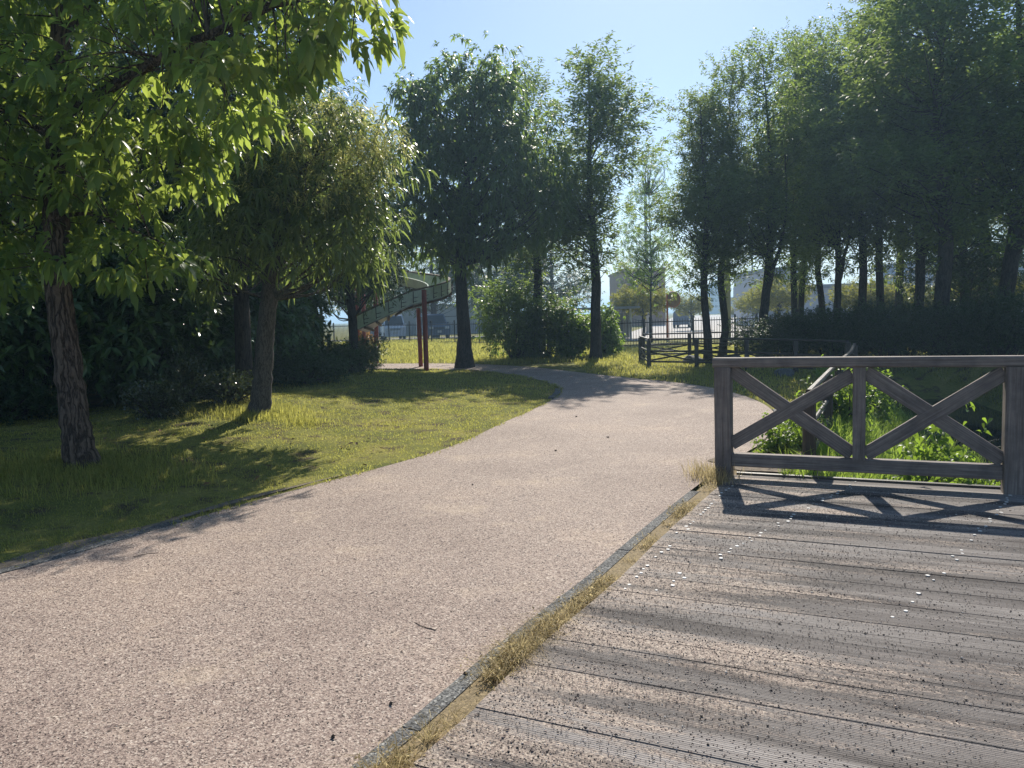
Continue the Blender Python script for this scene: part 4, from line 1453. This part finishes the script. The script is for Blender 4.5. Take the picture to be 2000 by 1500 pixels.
# ================================================================== GRASS
def scatter(rng, x0, x1, y0, y1, n):
    return rng.uniform(x0, x1, n), rng.uniform(y0, y1, n)

def on_lawn(x, y, margin=0.02):
    ok = seg_dist(x, y, PATH_LEFT[:80]) > margin
    return ok

rng = np.random.default_rng(700)
Vs, F4, F3, off = [], [], [], 0
def add_bl(P, h, w, lean):
    global off
    V, (a, b) = blades(rng, P, h, w, lean)
    Vs.append(V)
    F4.append(a + off)
    F3.append(b + off)
    off += len(V)

# near lawn: short, denser towards the camera
for (x0, x1, y0, y1, n, h, w) in ((-8, 1, 3.5, 9.5, 130000, .032, .0045), (-8, 1.2, 9.5, 15, 80000, .036, .007), (-8, 1.2, 15, 25, 45000, .06, .011)):
    x, y = scatter(rng, x0, x1, y0, y1, n)
    d = seg_dist(x, y, PATH_LEFT[:80])
    patch = 0.5 + 0.5 * np.sin(x * 2.3 + 1.5 * np.sin(y * 1.7)) * np.sin(y * 2.9 + np.sin(x * 3.1))
    keep = (d > -0.03 + .05 * np.sin(x * 9 + np.sin(y * 14)) + .10 * (y < 6.6)) & (d < 7) & (rng.uniform(0, 1, n) < np.clip((d + .05) / .35, .15, 1) * (0.45 + .55 * patch))
    x, y = x[keep], y[keep]
    add_bl(np.column_stack([x, y, height(x, y)]), h, w, .8)
x = resample(PATH_LEFT[20:80], 3200)
q_ = rng.normal(0, .035, x.shape)
x, y = x[:, 0] + q_[:, 0], x[:, 1] + q_[:, 1]
k = np.sin(x * 7) + np.sin(y * 5.3) > -.2
x, y = x[k], y[k]
add_bl(np.column_stack([x, y, np.maximum(height(x, y), .004)]), .055, .007, 1.2)
# longer tufts round the two near trunks
for b, n, s_ in ((bA, 2600, .42), (bB, 2200, .4), (bA + np.array([.5, -.3, 0]), 1500, .45), (bA + np.array([-.7, -.5, 0]), 1500, .5), (np.array([-2.9, 10.6, 0]), 350, .16)):
    x, y = rng.normal(b[0], s_, n), rng.normal(b[1], s_ * .8, n)
    k = seg_dist(x, y, PATH_LEFT[:80]) > .1
    x, y = x[k], y[k]
    add_bl(np.column_stack([x, y, height(x, y)]), .13, .007, .6)
gl = obj('grass', npmesh('grass', np.vstack(Vs), [np.vstack(F4), np.vstack(F3)]), M['grass'])
tag(gl, 'short yellowish lawn grass under the left trees', 'grass', None, 'stuff')

Vs, F4, F3, off = [], [], [], 0
# right verge and far meadow
x, y = scatter(rng, -14, 4, 25, 50, 60000)
k = ~poly_in(x, y, PATH_POLY)
add_bl(np.column_stack([x[k], y[k], height(x[k], y[k])]), .17, .022, .6)
x, y = scatter(rng, 2, 14, 10, 34, 60000)
k = ~poly_in(x, y, PATH_POLY) & (seg_dist(x, y, PATH_RIGHT[36:]) < -.03) & (np.abs(seg_dist(x, y, STREAM)) > 1.2)
add_bl(np.column_stack([x[k], y[k], height(x[k], y[k])]), .10, .014, .7)
mg = obj('meadow_grass', npmesh('meadow_grass', np.vstack(Vs), [np.vstack(F4), np.vstack(F3)]), M['grass'])
tag(mg, 'rough grass of the verge and the meadow beyond the path', 'grass', None, 'stuff')

Vs, F4, F3, off = [], [], [], 0
x, y = scatter(rng, 2.2, 9, 6.2, 17, 90000)
ds = seg_dist(x, y, STREAM)
und = (x - RAIL_L[0]) * DN[0] + (y - RAIL_L[1]) * DN[1]
k = (ds > .55) & (ds < 2.6) & (und < -.12) & (seg_dist(x, y, PATH_RIGHT) < -.6) & (np.hypot(x - 2.7, y - 7.6) > .45)
x, y = x[k], y[k]
kk = rng.uniform(0, 1, len(x)) < np.clip((ds[k] - .4) * .8, .25, 1)
x, y = x[kk], y[kk]
add_bl(np.column_stack([x, y, height(x, y)]), .30, .0085, .75)
pg = obj('bank_grass', npmesh('bank_grass', np.vstack(Vs), [np.vstack(F4), np.vstack(F3)]), M['grass_pond'])
tag(pg, 'lush bright grass on the stream bank behind the railing', 'grass', None, 'stuff')

# dry weeds in the joint between kerb and boardwalk
Vs, F4, F3, off = [], [], [], 0
WL = resample(offset(PATH_RIGHT[9:39], -0.145), 400)
wgt = np.clip(np.sin(np.arange(400) * .11) + np.sin(np.arange(400) * .043 + 1) + .6, .07, None) * np.clip(1.7 - np.arange(400) / 260, .35, 2)
cl = rng.choice(400, 260, p=wgt / wgt.sum())
for c in cl:
    n = rng.integers(15, 75)
    sp = rng.uniform(.010, .040)
    x, y = rng.normal(WL[c, 0], sp, n), rng.normal(WL[c, 1], sp, n)
    add_bl(np.column_stack([x, y, np.zeros(n)]), rng.uniform(.02, .095) * (1.35 if WL[c, 1] < 3.9 else .7), .0028, 1.9)
n = 8500
c = rng.choice(400, n, p=wgt / wgt.sum())
x, y = WL[c, 0] + rng.normal(0, .028, n), WL[c, 1] + rng.normal(0, .028, n)
add_bl(np.column_stack([x, y, np.zeros(n)]), .022, .0045, 1.9)
x, y = rng.normal(RAIL_L[0] - .12, .10, 700), rng.normal(RAIL_L[1] - .0, .16, 700)
add_bl(np.column_stack([x, y, np.zeros(700)]), .17, .004, .8)
# leafy little rosettes and stalks among the dry blades
wl = rng.choice(400, 120, p=(wgt * np.clip(1.6 - np.arange(400) / 170, .12, 2)) / (wgt * np.clip(1.6 - np.arange(400) / 170, .12, 2)).sum())
Oc = np.repeat(np.column_stack([WL[wl, 0], WL[wl, 1], np.zeros(len(wl))]), 9, axis=0) + rng.normal(0, .034, (len(wl) * 9, 3)) * [1, 1, 0]
V, F = sprigs(rng, Oc, np.array([[0, 0, 1.]]) + rng.normal(0, .45, Oc.shape), rng.uniform(.03, .11, len(Oc)), 9, .019, .010, 1.0, .2, 'quad')
Vs.append(V)
F4.append(F + off)
off += len(V)
wd = obj('weeds', npmesh('weeds', np.vstack(Vs), [np.vstack(F4), np.vstack(F3)]), M['straw'])
tag(wd, 'dry straw coloured weeds in the joint between kerb and boardwalk', 'weeds', None, 'stuff')

# loose chippings on the boards and on the path
def pebbles(rng, P, s):
    T = np.array([[1, 0, 0], [-1, 0, 0], [0, 1, 0], [0, -1, 0], [0, 0, .7], [0, 0, -.5]], float)
    F = np.array([[0, 2, 4], [2, 1, 4], [1, 3, 4], [3, 0, 4], [2, 0, 5], [1, 2, 5], [3, 1, 5], [0, 3, 5]])
    n = len(P)
    a = rng.uniform(0, 6.28, n)
    c, s_ = np.cos(a), np.sin(a)
    k = T[None] * rng.uniform(.6, 1.3, (n, 6, 1)) * s[:, None, None]
    V = np.stack([k[..., 0] * c[:, None] - k[..., 1] * s_[:, None], k[..., 0] * s_[:, None] + k[..., 1] * c[:, None], k[..., 2]], -1) + P[:, None, :]
    return V.reshape(-1, 3), ((np.arange(n) * 6)[:, None, None] + F[None]).reshape(-1, 3)
n = 36000
xl = np.abs(rng.normal(0, 1.5, n)) - 1.6
yl = rng.uniform(0.1, 5.2, n)
left = np.interp(yl, DEl[order, 1], DEl[order, 0])
xl = left + .03 + np.abs(rng.normal(0, 1.3, n))
q = RAIL_L[None] + DP[None] * xl[:, None] + DN[None] * yl[:, None]
s_ = rng.uniform(.0014, .0042, n) * (1 + .7 * (rng.uniform(0, 1, n) > .95))
V1, F1 = pebbles(rng, np.column_stack([q, DECK_Z + .0015 + s_ * .3]), s_)
n = 16000
x, y = rng.uniform(-5, 4, n), 1.8 + 9 * rng.uniform(0, 1, n) ** 1.5
k = poly_in(x, y, PATH_POLY)
s_ = rng.uniform(.0016, .0045, k.sum())
V2, F2 = pebbles(rng, np.column_stack([x[k], y[k], .004 + s_ * .3]), s_)
gv = obj('gravel', npmesh('gravel', np.vstack([V1, V2]), np.vstack([F1, F2 + len(V1)])), M['stones'])
tag(gv, 'loose dark and pale chippings on boardwalk and path', 'gravel', None, 'stuff')

# dark clods and twigs lying on the path
cl_me = MB()
V0, F0 = pebbles(np.random.default_rng(1), np.zeros((7, 3)) + np.random.default_rng(2).normal(0, .35, (7, 3)) * [1, 1, .4], np.full(7, .7))
cl_me.arr(V0, F0)
cme = cl_me.mesh('clod')
cme.materials.append(M['clod'])
for lb, u, v, s_ in (('dark clod on the path nearest the kerb weeds', 763, 1378, .011), ('dark clod on the path at the bottom picture edge', 650, 1443, .011), ('dark clod on the sunlit path toward the bend', 1188, 856, .018), ('small dark clod in the middle of the path', 923, 948, .011),
                     ('dark crumb on the path left of the railing', 1085, 882, .016), ('dark clod by the kerb stones', 908, 1320, .012), ('dark clod on the path near the lawn tip', 1126, 815, .018)):
    q = G0(u, v)
    o = bpy.data.objects.new('clod', cme)
    o.location = (q[0], q[1], .004 + s_ * .5)
    o.rotation_euler = (0, 0, u)
    o.scale = (s_,) * 3
    tag(link(o), lb, 'clod', 'dark clods on the path')
for lb, u, v, L, a in (('thin curved twig on the path left of the kerb', 830, 1225, .16, 2.4), ('short twig near the shaded edging stones', 285, 1085, .16, .5)):
    q = G0(u, v)
    mb = MB()
    mb.tube(smooth_line([(-L / 2, 0, .002), (0, L * .07, .003), (L / 2, 0, .002)], 4), [.0022] * 4 + [.0018] * 5, 5)
    o = mb.build('twig', M['twig'])
    o.location = (q[0], q[1], 0.004)
    o.rotation_euler = (0, 0, a)
    tag(o, lb, 'twig', 'twigs on the path')
lm = MB()
Vl, Fl = leaves(np.zeros((1, 3)), np.array([[1., 0, 0]]), np.array([[0, 0, 1.]]), np.array([1.]), np.array([.6]), 0.0, 'broad', .5)
lm.arr(Vl, Fl)
lme = lm.mesh('fallen_leaf')
lme.materials.append(M['deadleaf'])
for i in range(26):
    if i < 16:
        u, v = rng.uniform(380, 760), rng.uniform(850, 960)
        if v > 985 - (u - 480) * .27:
            v -= 60
    else:
        u, v = rng.uniform(200, 420), rng.uniform(825, 880)
    q = G(u, v)
    o = bpy.data.objects.new('fallen_leaf', lme)
    o.location = (q[0], q[1], q[2] + .035)
    o.rotation_euler = (rng.normal(0, .3), rng.normal(0, .3), rng.uniform(0, 6.28))
    s_ = rng.uniform(.05, .09)
    o.scale = (s_, s_, s_)
    tag(link(o), 'brown fallen leaf lying on the sunny lawn below the catkin tree' if i < 16 else 'brown fallen leaf on the shaded ground under the hedge', 'leaf', 'fallen leaves on the lawn' if i < 16 else 'fallen leaves under the hedge')

# ================================================================== ROLLER SLIDE
pL, pM, pR = G0(736, 712), G0(822, 716), G0(833, 725)
sc_ = np.array([-4.05, 26.0, 0.0])
SLD = thing('roller_slide', 'pale green spiral roller slide on red brown posts among the trees', 'slide', sc_)
def post(name, base, top, r=.085):
    mb = MB()
    mb.tube([np.asarray(base) - sc_ - [0, 0, .1], np.asarray(base) - sc_ + [0, 0, .2], np.asarray(top) - sc_], [r, r, r], 10)
    return mb.build(name, M['red'], SLD, True)
post('post', pL, at(733, 515, pL[1]), .08)
post('post', pM, at(817, 602, pM[1]), .072)
post('post', pR, at(828, 566, pR[1]), .075)
p2 = G0(712, 705)
post('post', p2, at(708, 520, p2[1]), .08)
mb = MB()
mb.bar(at(690, 563, 28.2) - sc_, at(737, 563, 27.6) - sc_, .08, .09)
mb.build('beam', M['red'], SLD)
# trough along a rising spiral
Rr_ = 1.75
ang = np.linspace(math.radians(-106), math.radians(92), 60)
zz = np.interp(ang, [ang[0], math.radians(-60), math.radians(0), ang[-1]], [1.30, 2.0, 2.4, 2.95])
ctr = np.column_stack([np.cos(ang) * Rr_, np.sin(ang) * Rr_ * 1.15, zz])
ctr[:, 0] += -.05
def sweep(prof):
    """profile points (radial offset, height) swept along the spiral"""
    n = len(prof)
    V = []
    for c, a in zip(ctr, ang):
        o_ = np.array([math.cos(a), math.sin(a), 0])
        bank_ = .28
        for (r, h) in prof:
            V.append(c + o_ * (r * math.cos(bank_) - h * math.sin(bank_) * .3) + np.array([0, 0, h + r * math.sin(bank_) * .5]))
    F = []
    for i in range(len(ctr) - 1):
        F += [(i * n + j, (i + 1) * n + j, (i + 1) * n + (j + 1) % n, i * n + (j + 1) % n) for j in range(n)]
    F += [tuple(range(n)), tuple(range((len(ctr) - 1) * n, len(ctr) * n))[::-1]]
    m_ = MB()
    m_.add(V, F)
    return m_
wo = sweep([(.36, -.02), (.40, -.02), (.44, .36), (.40, .36)]).build('outer_wall', M['green'], SLD)
wi = sweep([(-.36, -.02), (-.32, -.02), (-.34, .30), (-.38, .30)]).build('inner_wall', M['green'], SLD)
sweep([(-.32, -.05), (.36, -.05), (.36, 0), (-.32, 0)]).build('slide_bed', M['roller'], SLD)
sweep([(.37, .37), (.45, .37), (.45, .42), (.37, .42)]).build('handrail', M['brownrib'], SLD)
for i in range(2, 58, 3):
    c, a = ctr[i], ang[i]
    o_ = np.array([math.cos(a), math.sin(a), 0])
    mb = MB()
    mb.bar(c - o_ * .42 + [0, 0, -.09 - .05], c + o_ * .44 + [0, 0, -.09 + .06], .06, .06)
    mb.build('cross_rib', M['brownrib'], SLD)
    mb = MB()
    t_ = np.array([-math.sin(a), math.cos(a), 0])
    mb.bar(c + o_ * .455 + [0, 0, .06], c + o_ * .475 + [0, 0, .42], .018, .018, (o_[0], o_[1], 0))
    mb.bar(c + o_ * .47 + [0, 0, .22], c + o_ * .47 + t_ * .16 + [0, 0, .22 + .03], .016, .016)
    mb.bar(c + o_ * .46 + [0, 0, .10], c + o_ * .46 + t_ * .13 + [0, 0, .10 + .03], .016, .016)
    mb.build('bracket', M['iron'], wo)
# platform and little roof, mostly hidden in the leaves
tc_ = np.array([-6.6, 29.2, 0]) - sc_
mb = MB()
mb.box(tc_ + [0, 0, 3.0], (1.5, 1.5, .1))
mb.build('platform', M['red'], SLD)
mb = MB()
r_ = [tc_ + [sx_ * .95, sy_ * .95, 4.3] for sx_, sy_ in ((-1, -1), (1, -1), (1, 1), (-1, 1))]
mb.add(r_ + [tc_ + [0, 0, 5.0]] + [q + np.array([0, 0, -.06]) for q in r_], [(0, 1, 4), (1, 2, 4), (2, 3, 4), (3, 0, 4), (5, 6, 1, 0)[::-1], (6, 7, 2, 1)[::-1], (7, 8, 3, 2)[::-1], (8, 5, 0, 3)[::-1], (5, 6, 7, 8)[::-1]])
mb.build('roof', M['trim'], SLD)
for sx_, sy_ in ((-1, -1), (1, -1), (1, 1), (-1, 1)):
    mb = MB()
    mb.tube([tc_ + [sx_ * .7, sy_ * .7, -.1], tc_ + [sx_ * .7, sy_ * .7, 4.32]], .06, 8)
    mb.build('post', M['red'], SLD, True)

# ================================================================== VEHICLES
def make_van(label, loc, rz, paint, L=3.6, Wd=1.55, H=1.85, nose=.55):
    t = thing('parked_van', label, 'van', loc, 'vans parked beyond the iron fence', rz)
    hw = Wd / 2
    prof = [(-L / 2, .28), (L / 2 - .1, .28), (L / 2, .42), (L / 2, .82), (L / 2 - .12, .98), (L / 2 - nose, 1.02), (L / 2 - nose - .55, H - .06), (L / 2 - nose - .75, H), (-L / 2 + .15, H), (-L / 2, H - .15)]
    n = len(prof)
    V = []
    for s_, k in ((-1, 1), (1, 1)):
        for x, z in prof:
            y = s_ * (hw - (.10 * max(0, (z - .95) / (H - .95))))
            V.append((x, y, z))
    F = [tuple(range(n)), tuple(range(n, 2 * n))[::-1]] + [(i, n + i, n + (i + 1) % n, (i + 1) % n) for i in range(n)]
    mb = MB()
    mb.add(V, F)
    body = mb.build('body', paint, t)
    a, b = np.array(prof[5]), np.array(prof[6])
    a2, b2 = a + (b - a) * .1, a + (b - a) * .93
    nn_ = np.array([(b - a)[1], -(b - a)[0]])
    nn_ = nn_ / np.linalg.norm(nn_) * .006
    mb = MB()
    mb.add([(a2[0] + nn_[0], -hw + .1, a2[1] + nn_[1]), (a2[0] + nn_[0], hw - .1, a2[1] + nn_[1]), (b2[0] + nn_[0], hw - .17, b2[1] + nn_[1]), (b2[0] + nn_[0], -hw + .17, b2[1] + nn_[1])], [(0, 1, 2, 3)])
    mb.build('windscreen', M['glass'], t)
    for s_ in (-1, 1):
        for x0, x1, x0t, x1t in ((L / 2 - nose - .15, L / 2 - nose - 1.0, L / 2 - nose - .58, L / 2 - nose - 1.0), (L / 2 - nose - 1.1, L / 2 - nose - 1.9, L / 2 - nose - 1.1, L / 2 - nose - 1.9), (L / 2 - nose - 2.0, -L / 2 + .15, L / 2 - nose - 2.0, -L / 2 + .22)):
            def yy(z):
                return s_ * (hw - .10 * (z - .95) / (H - .95) + .006)
            mb = MB()
            q = [(x0, yy(1.05), 1.05), (x1, yy(1.05), 1.05), (x1t, yy(H - .2), H - .2), (x0t, yy(H - .2), H - .2)]
            mb.add(q, [(0, 1, 2, 3) if s_ > 0 else (3, 2, 1, 0)])
            mb.build('window', M['glass'], t)
        for x in (L / 2 - .62, -L / 2 + .6):
            mb = MB()
            mb.tube([(x, s_ * (hw - .16), .29), (x, s_ * (hw + .012), .29)], .29, 18)
            wh = mb.build('wheel', M['tyre'], t)
            mb = MB()
            mb.tube([(x, s_ * (hw - .05), .29), (x, s_ * (hw + .02), .29)], .18, 14)
            mb.build('rim', M['paint_silver'], wh)
        mb = MB()
        mb.box((L / 2 + .004, s_ * (hw - .24), .80), (.05, .30, .17))
        mb.build('headlight', M['lamp'], t)
        mb = MB()
        mb.box((L / 2 - nose - .3, s_ * (hw + .09), 1.12), (.08, .17, .14))
        mb.build('wing_mirror', paint, t)
    mb = MB()
    for z in (.74, .82):
        mb.box((L / 2 + .005, 0, z), (.03, .7, .035))
    mb.build('grille', M['tyre'], t)
    mb = MB()
    mb.box((L / 2 + .012, 0, .36), (.06, Wd - .1, .18))
    mb.build('bumper', paint, t)
    mb = MB()
    mb.box((L / 2 + .05, 0, .52), (.02, .33, .165))
    mb.build('number_plate', M['trim'], t)
    return t
q = at(768, 668, 58.0)
make_van('white van parked behind the fence under the slide', (q[0], 58.0, .14), math.radians(-75), M['paint_white'])
q = at(838, 668, 57.0)
make_van('blue grey van parked behind the fence between red posts and tree trunk', (q[0] + .3, 57.0, .15), math.radians(-70), M['paint_blue'], 3.9, 1.65, 1.8, .75)
q = at(1335, 640, 72.0)
make_van('small dark car far along the sunlit road', (q[0], 72.0, .03), math.radians(70), M['paint_blue'], 3.6, 1.5, 1.5, .8)
q = at(1432, 618, 120.0)
make_van('small pale car at the end of the road', (q[0], 120.0, .03), math.radians(-100), M['paint_silver'], 3.9, 1.6, 1.6, .8)

# ================================================================== ROAD FURNITURE
q = at(1304, 650, 42.0)
mr_ = thing('traffic_mirror', 'round convex mirror seen from behind on an orange post', 'mirror', (q[0], 42.0, 0))
topz = at(1304, 572, 42.0)[2]
mb = MB()
mb.tube([(0, 0, -.1), (0, 0, topz)], .055, 10)
mb.build('post', M['orange'], mr_, True)
cz = at(1313, 585, 42.0)
c = np.array([cz[0] - q[0], -.1, cz[2]])
dv = nrm(np.array([.62, .75, .05]))
mb = MB()
mb.tube([c + dv * d_ for d_ in (-.12, -.10, -.02, .05, .06)], [.05, .30, .40, .42, .40], 24)
mb.build('mirror_back', M['mirrorback'], mr_, True)
mb = MB()
a = np.linspace(0, 6.283, 25)
s1 = nrm(np.cross(dv, [0, 0, 1.0]))
s2 = np.cross(s1, dv)
mb.tube([c + dv * .05 + (s1 * math.cos(k) + s2 * math.sin(k)) * .42 for k in a], .025, 6, False)
mb.build('rim', M['orange'], mr_, True)
mb = MB()
mb.bar((0, 0, cz[2]), c - dv * .1, .05, .05)
mb.build('bracket', M['orange'], mr_)

def pole(label, u, Y, r, H, mat, vb=650):
    q = at(u, vb, Y)
    t = thing('utility_pole', label, 'pole', (q[0], Y, 0), 'utility poles')
    mb = MB()
    mb.tube([(0, 0, -.1), (0, 0, H * .5), (0, 0, H)], [r, r * .88, r * .72], 14)
    mb.build('shaft', mat, t, True)
    mb = MB()
    mb.bar((-.9, 0, H - .7), (.9, 0, H - .7), .08, .09)
    ca = mb.build('crossarm', M['polegrey'], t)
    for x in (-.8, -.3, .3, .8):
        mb = MB()
        mb.tube([(x, 0, H - .65), (x, 0, H - .58), (x, 0, H - .5)], [.03, .055, .03], 8)
        mb.build('insulator', M['trim'], ca)
    return np.array([q[0], Y, H])
t1_ = pole('pale concrete utility pole beside the thin leaning trunk', 1421, 41.0, .19, 9.5, M['concrete'])
t2_ = pole('grey utility pole in the sky gap left of the right row', 1265, 58.0, .14, 11.0, M['polegrey'])
t3_ = pole('far utility pole along the road', 1470, 110.0, .17, 10.5, M['polegrey'], 620)
for i, dx in enumerate((-.8, -.3, .3, .8)):
    a, b = t1_ + [dx, 0, -.5], t3_ + [dx, 0, -.5]
    k = np.linspace(0, 1, 16)[:, None]
    P = a * (1 - k) + b * k
    P[:, 2] -= 4 * k[:, 0] * (1 - k[:, 0]) * 1.6
    mb = MB()
    mb.tube(P, .016, 4)
    tag(mb.build('power_cable', M['iron']), 'thin black power cable strung along the road between poles', 'cable', 'power cables along the road')
for i, z in enumerate((4.6, 5.3, 6.0)):
    a, b = np.array([t1_[0], t1_[1], z]), np.array([t1_[0] + 40, t1_[1] + 28, z + .4])
    k = np.linspace(0, 1, 16)[:, None]
    P = a * (1 - k) + b * k
    P[:, 2] -= 4 * k[:, 0] * (1 - k[:, 0]) * .9
    mb = MB()
    mb.tube(P, .018, 4)
    tag(mb.build('service_cable', M['iron']), 'thin black cable running right from the concrete pole', 'cable', 'cables running right from the concrete pole')
# traffic signal far along the road
q = at(1437, 620, 140)
ts = thing('traffic_signal', 'distant traffic signal hanging over the road end', 'signal', (q[0], 140, 0))
mb = MB()
mb.tube([(2.4, 0, 0), (2.4, 0, 5.3), (0, 0, 5.5)], .09, 8)
mb.build('pole', M['polegrey'], ts)
mb = MB()
mb.box((0, 0, 4.6), (.7, .4, 1.9))
mb.build('lamp_box', M['iron'], ts)
# low carport left of the mirror
q = at(1232, 650, 44.0)
cpz = at(1215, 603, 44.0)[2]
cpo = thing('carport', 'grey roofed open shelter with pale post behind the left end of the fence', 'shelter', (q[0], 44.0, 0))
mb = MB()
mb.box((-1.6, 1.2, cpz + .06), (4.2, 3.2, .13))
mb.build('roof', M['bldg_grey'], cpo)
for x, y in ((0, 0), (0, 2.4), (-3.3, 0), (-3.3, 2.4)):
    mb = MB()
    mb.box((x, y, cpz / 2), (.10, .10, cpz - .02))
    mb.build('post', M['trim'], cpo)
mb = MB()
mb.box((-1.6, 2.7, cpz / 2 - .1), (3.9, .06, cpz - .3))
mb.build('back_panel', M['bldg_grey'], cpo)

# ================================================================== BUILDINGS
def building(label, x0, x1, Y, z1, depth, mat, rows=(), cols=0, roofmat=None, ww=.6, wh=.55, parapet=.25, name='building'):
    t = thing(name, label, 'building', ((x0 + x1) / 2, Y, 0))
    w = x1 - x0
    mb = MB()
    mb.box((0, depth / 2, z1 / 2), (w, depth, z1))
    mb.build('wall', mat, t)
    mb = MB()
    mb.box((0, depth / 2, z1 + parapet / 2 + .002), (w + .3, depth + .3, parapet))
    mb.build('roof', roofmat or mat, t)
    for z in rows:
        for i in range(cols):
            cx_ = -w / 2 + w * (i + .5) / cols
            f = MB()
            f.box((cx_, -.02, z), (w / cols * ww + .12, .06, wh + .12))
            fr = f.build('window', M['trim'], t)
            f = MB()
            f.box((cx_, -.04, z), (w / cols * ww, .06, wh))
            f.build('pane', M['glass'], fr)
    return t
def X(u, Y, v=600):
    return at(u, v, Y)[0]
def Z(u, v, Y):
    return at(u, v, Y)[2]
building('brown block seen behind the yellow street tree', X(1222, 90), X(1300, 90), 90, Z(1250, 528, 90), 14, M['bldg_brown'], (4.6,), 2, None, .3, .8)
building('distant pale blue tower left of the concrete pole', X(1388, 300), X(1410, 300), 300, Z(1398, 556, 300), 10, M['bldg_blue'], tuple(np.arange(3, 18, 2.2)), 3, None, .75, 1.0)
building('small dark grey block at the end of the road', X(1443, 190), X(1461, 190), 190, Z(1450, 581, 190), 10, M['bldg_grey'], (3.0,), 2, None, .5, 1.2)
building('low pale houses beyond the road end', X(1425, 230), X(1500, 230), 230, Z(1460, 600, 230), 10, M['bldg_white'], (2.0,), 8, M['bldg_grey'], .4, 1.0)
building('pale two storey building with dark eave behind the street tree', X(1500, 66), X(1578, 66), 66, Z(1530, 530, 66), 10, M['bldg_white'], (4.2,), 2, M['bldg_grey'], .5, .5, .35)
building('long pale grey wall building behind the right trunks', X(1580, 62), X(1800, 62), 62, Z(1690, 560, 62), 12, M['bldg_white'], (1.2,), 6, M['bldg_grey'], .25, 1.0, .3)
building('blue white building glimpsed at far right', X(1850, 52), X(2020, 52), 52, Z(1930, 505, 52), 10, M['bldg_blue'], (2.0, 4.4), 7, None, .4, 1.2)
building('low grey wall building beyond the parked vans', X(700, 78), X(985, 78), 78, Z(850, 600, 78), 6, M['bldg_grey'], (), 0, None)

# ================================================================== THIN VOLUME STANDING IN FOR LENS GLARE
if GLARE_HAZE > 0:
    mt = bpy.data.materials.new('glare_volume')
    mt.use_nodes = True
    n, l = mt.node_tree.nodes, mt.node_tree.links
    n.remove(n['Principled BSDF'])
    pv = n.new('ShaderNodeVolumePrincipled')
    pv.inputs['Color'].default_value = (0.50, 0.76, 1.0, 1)
    pv.inputs['Density'].default_value = GLARE_HAZE
    pv.inputs['Anisotropy'].default_value = 0.35
    l.new(pv.outputs[0], n['Material Output'].inputs['Volume'])
    mt.cycles.homogeneous_volume = True
    mb = MB()
    mb.box((0, 1100, 12.5), (3400, 2900, 29))
    hz = mb.build('glare_haze', mt)
    tag(hz, 'thin bluish volume added for the veil of lens glare', 'glare_haze', None, 'stuff')
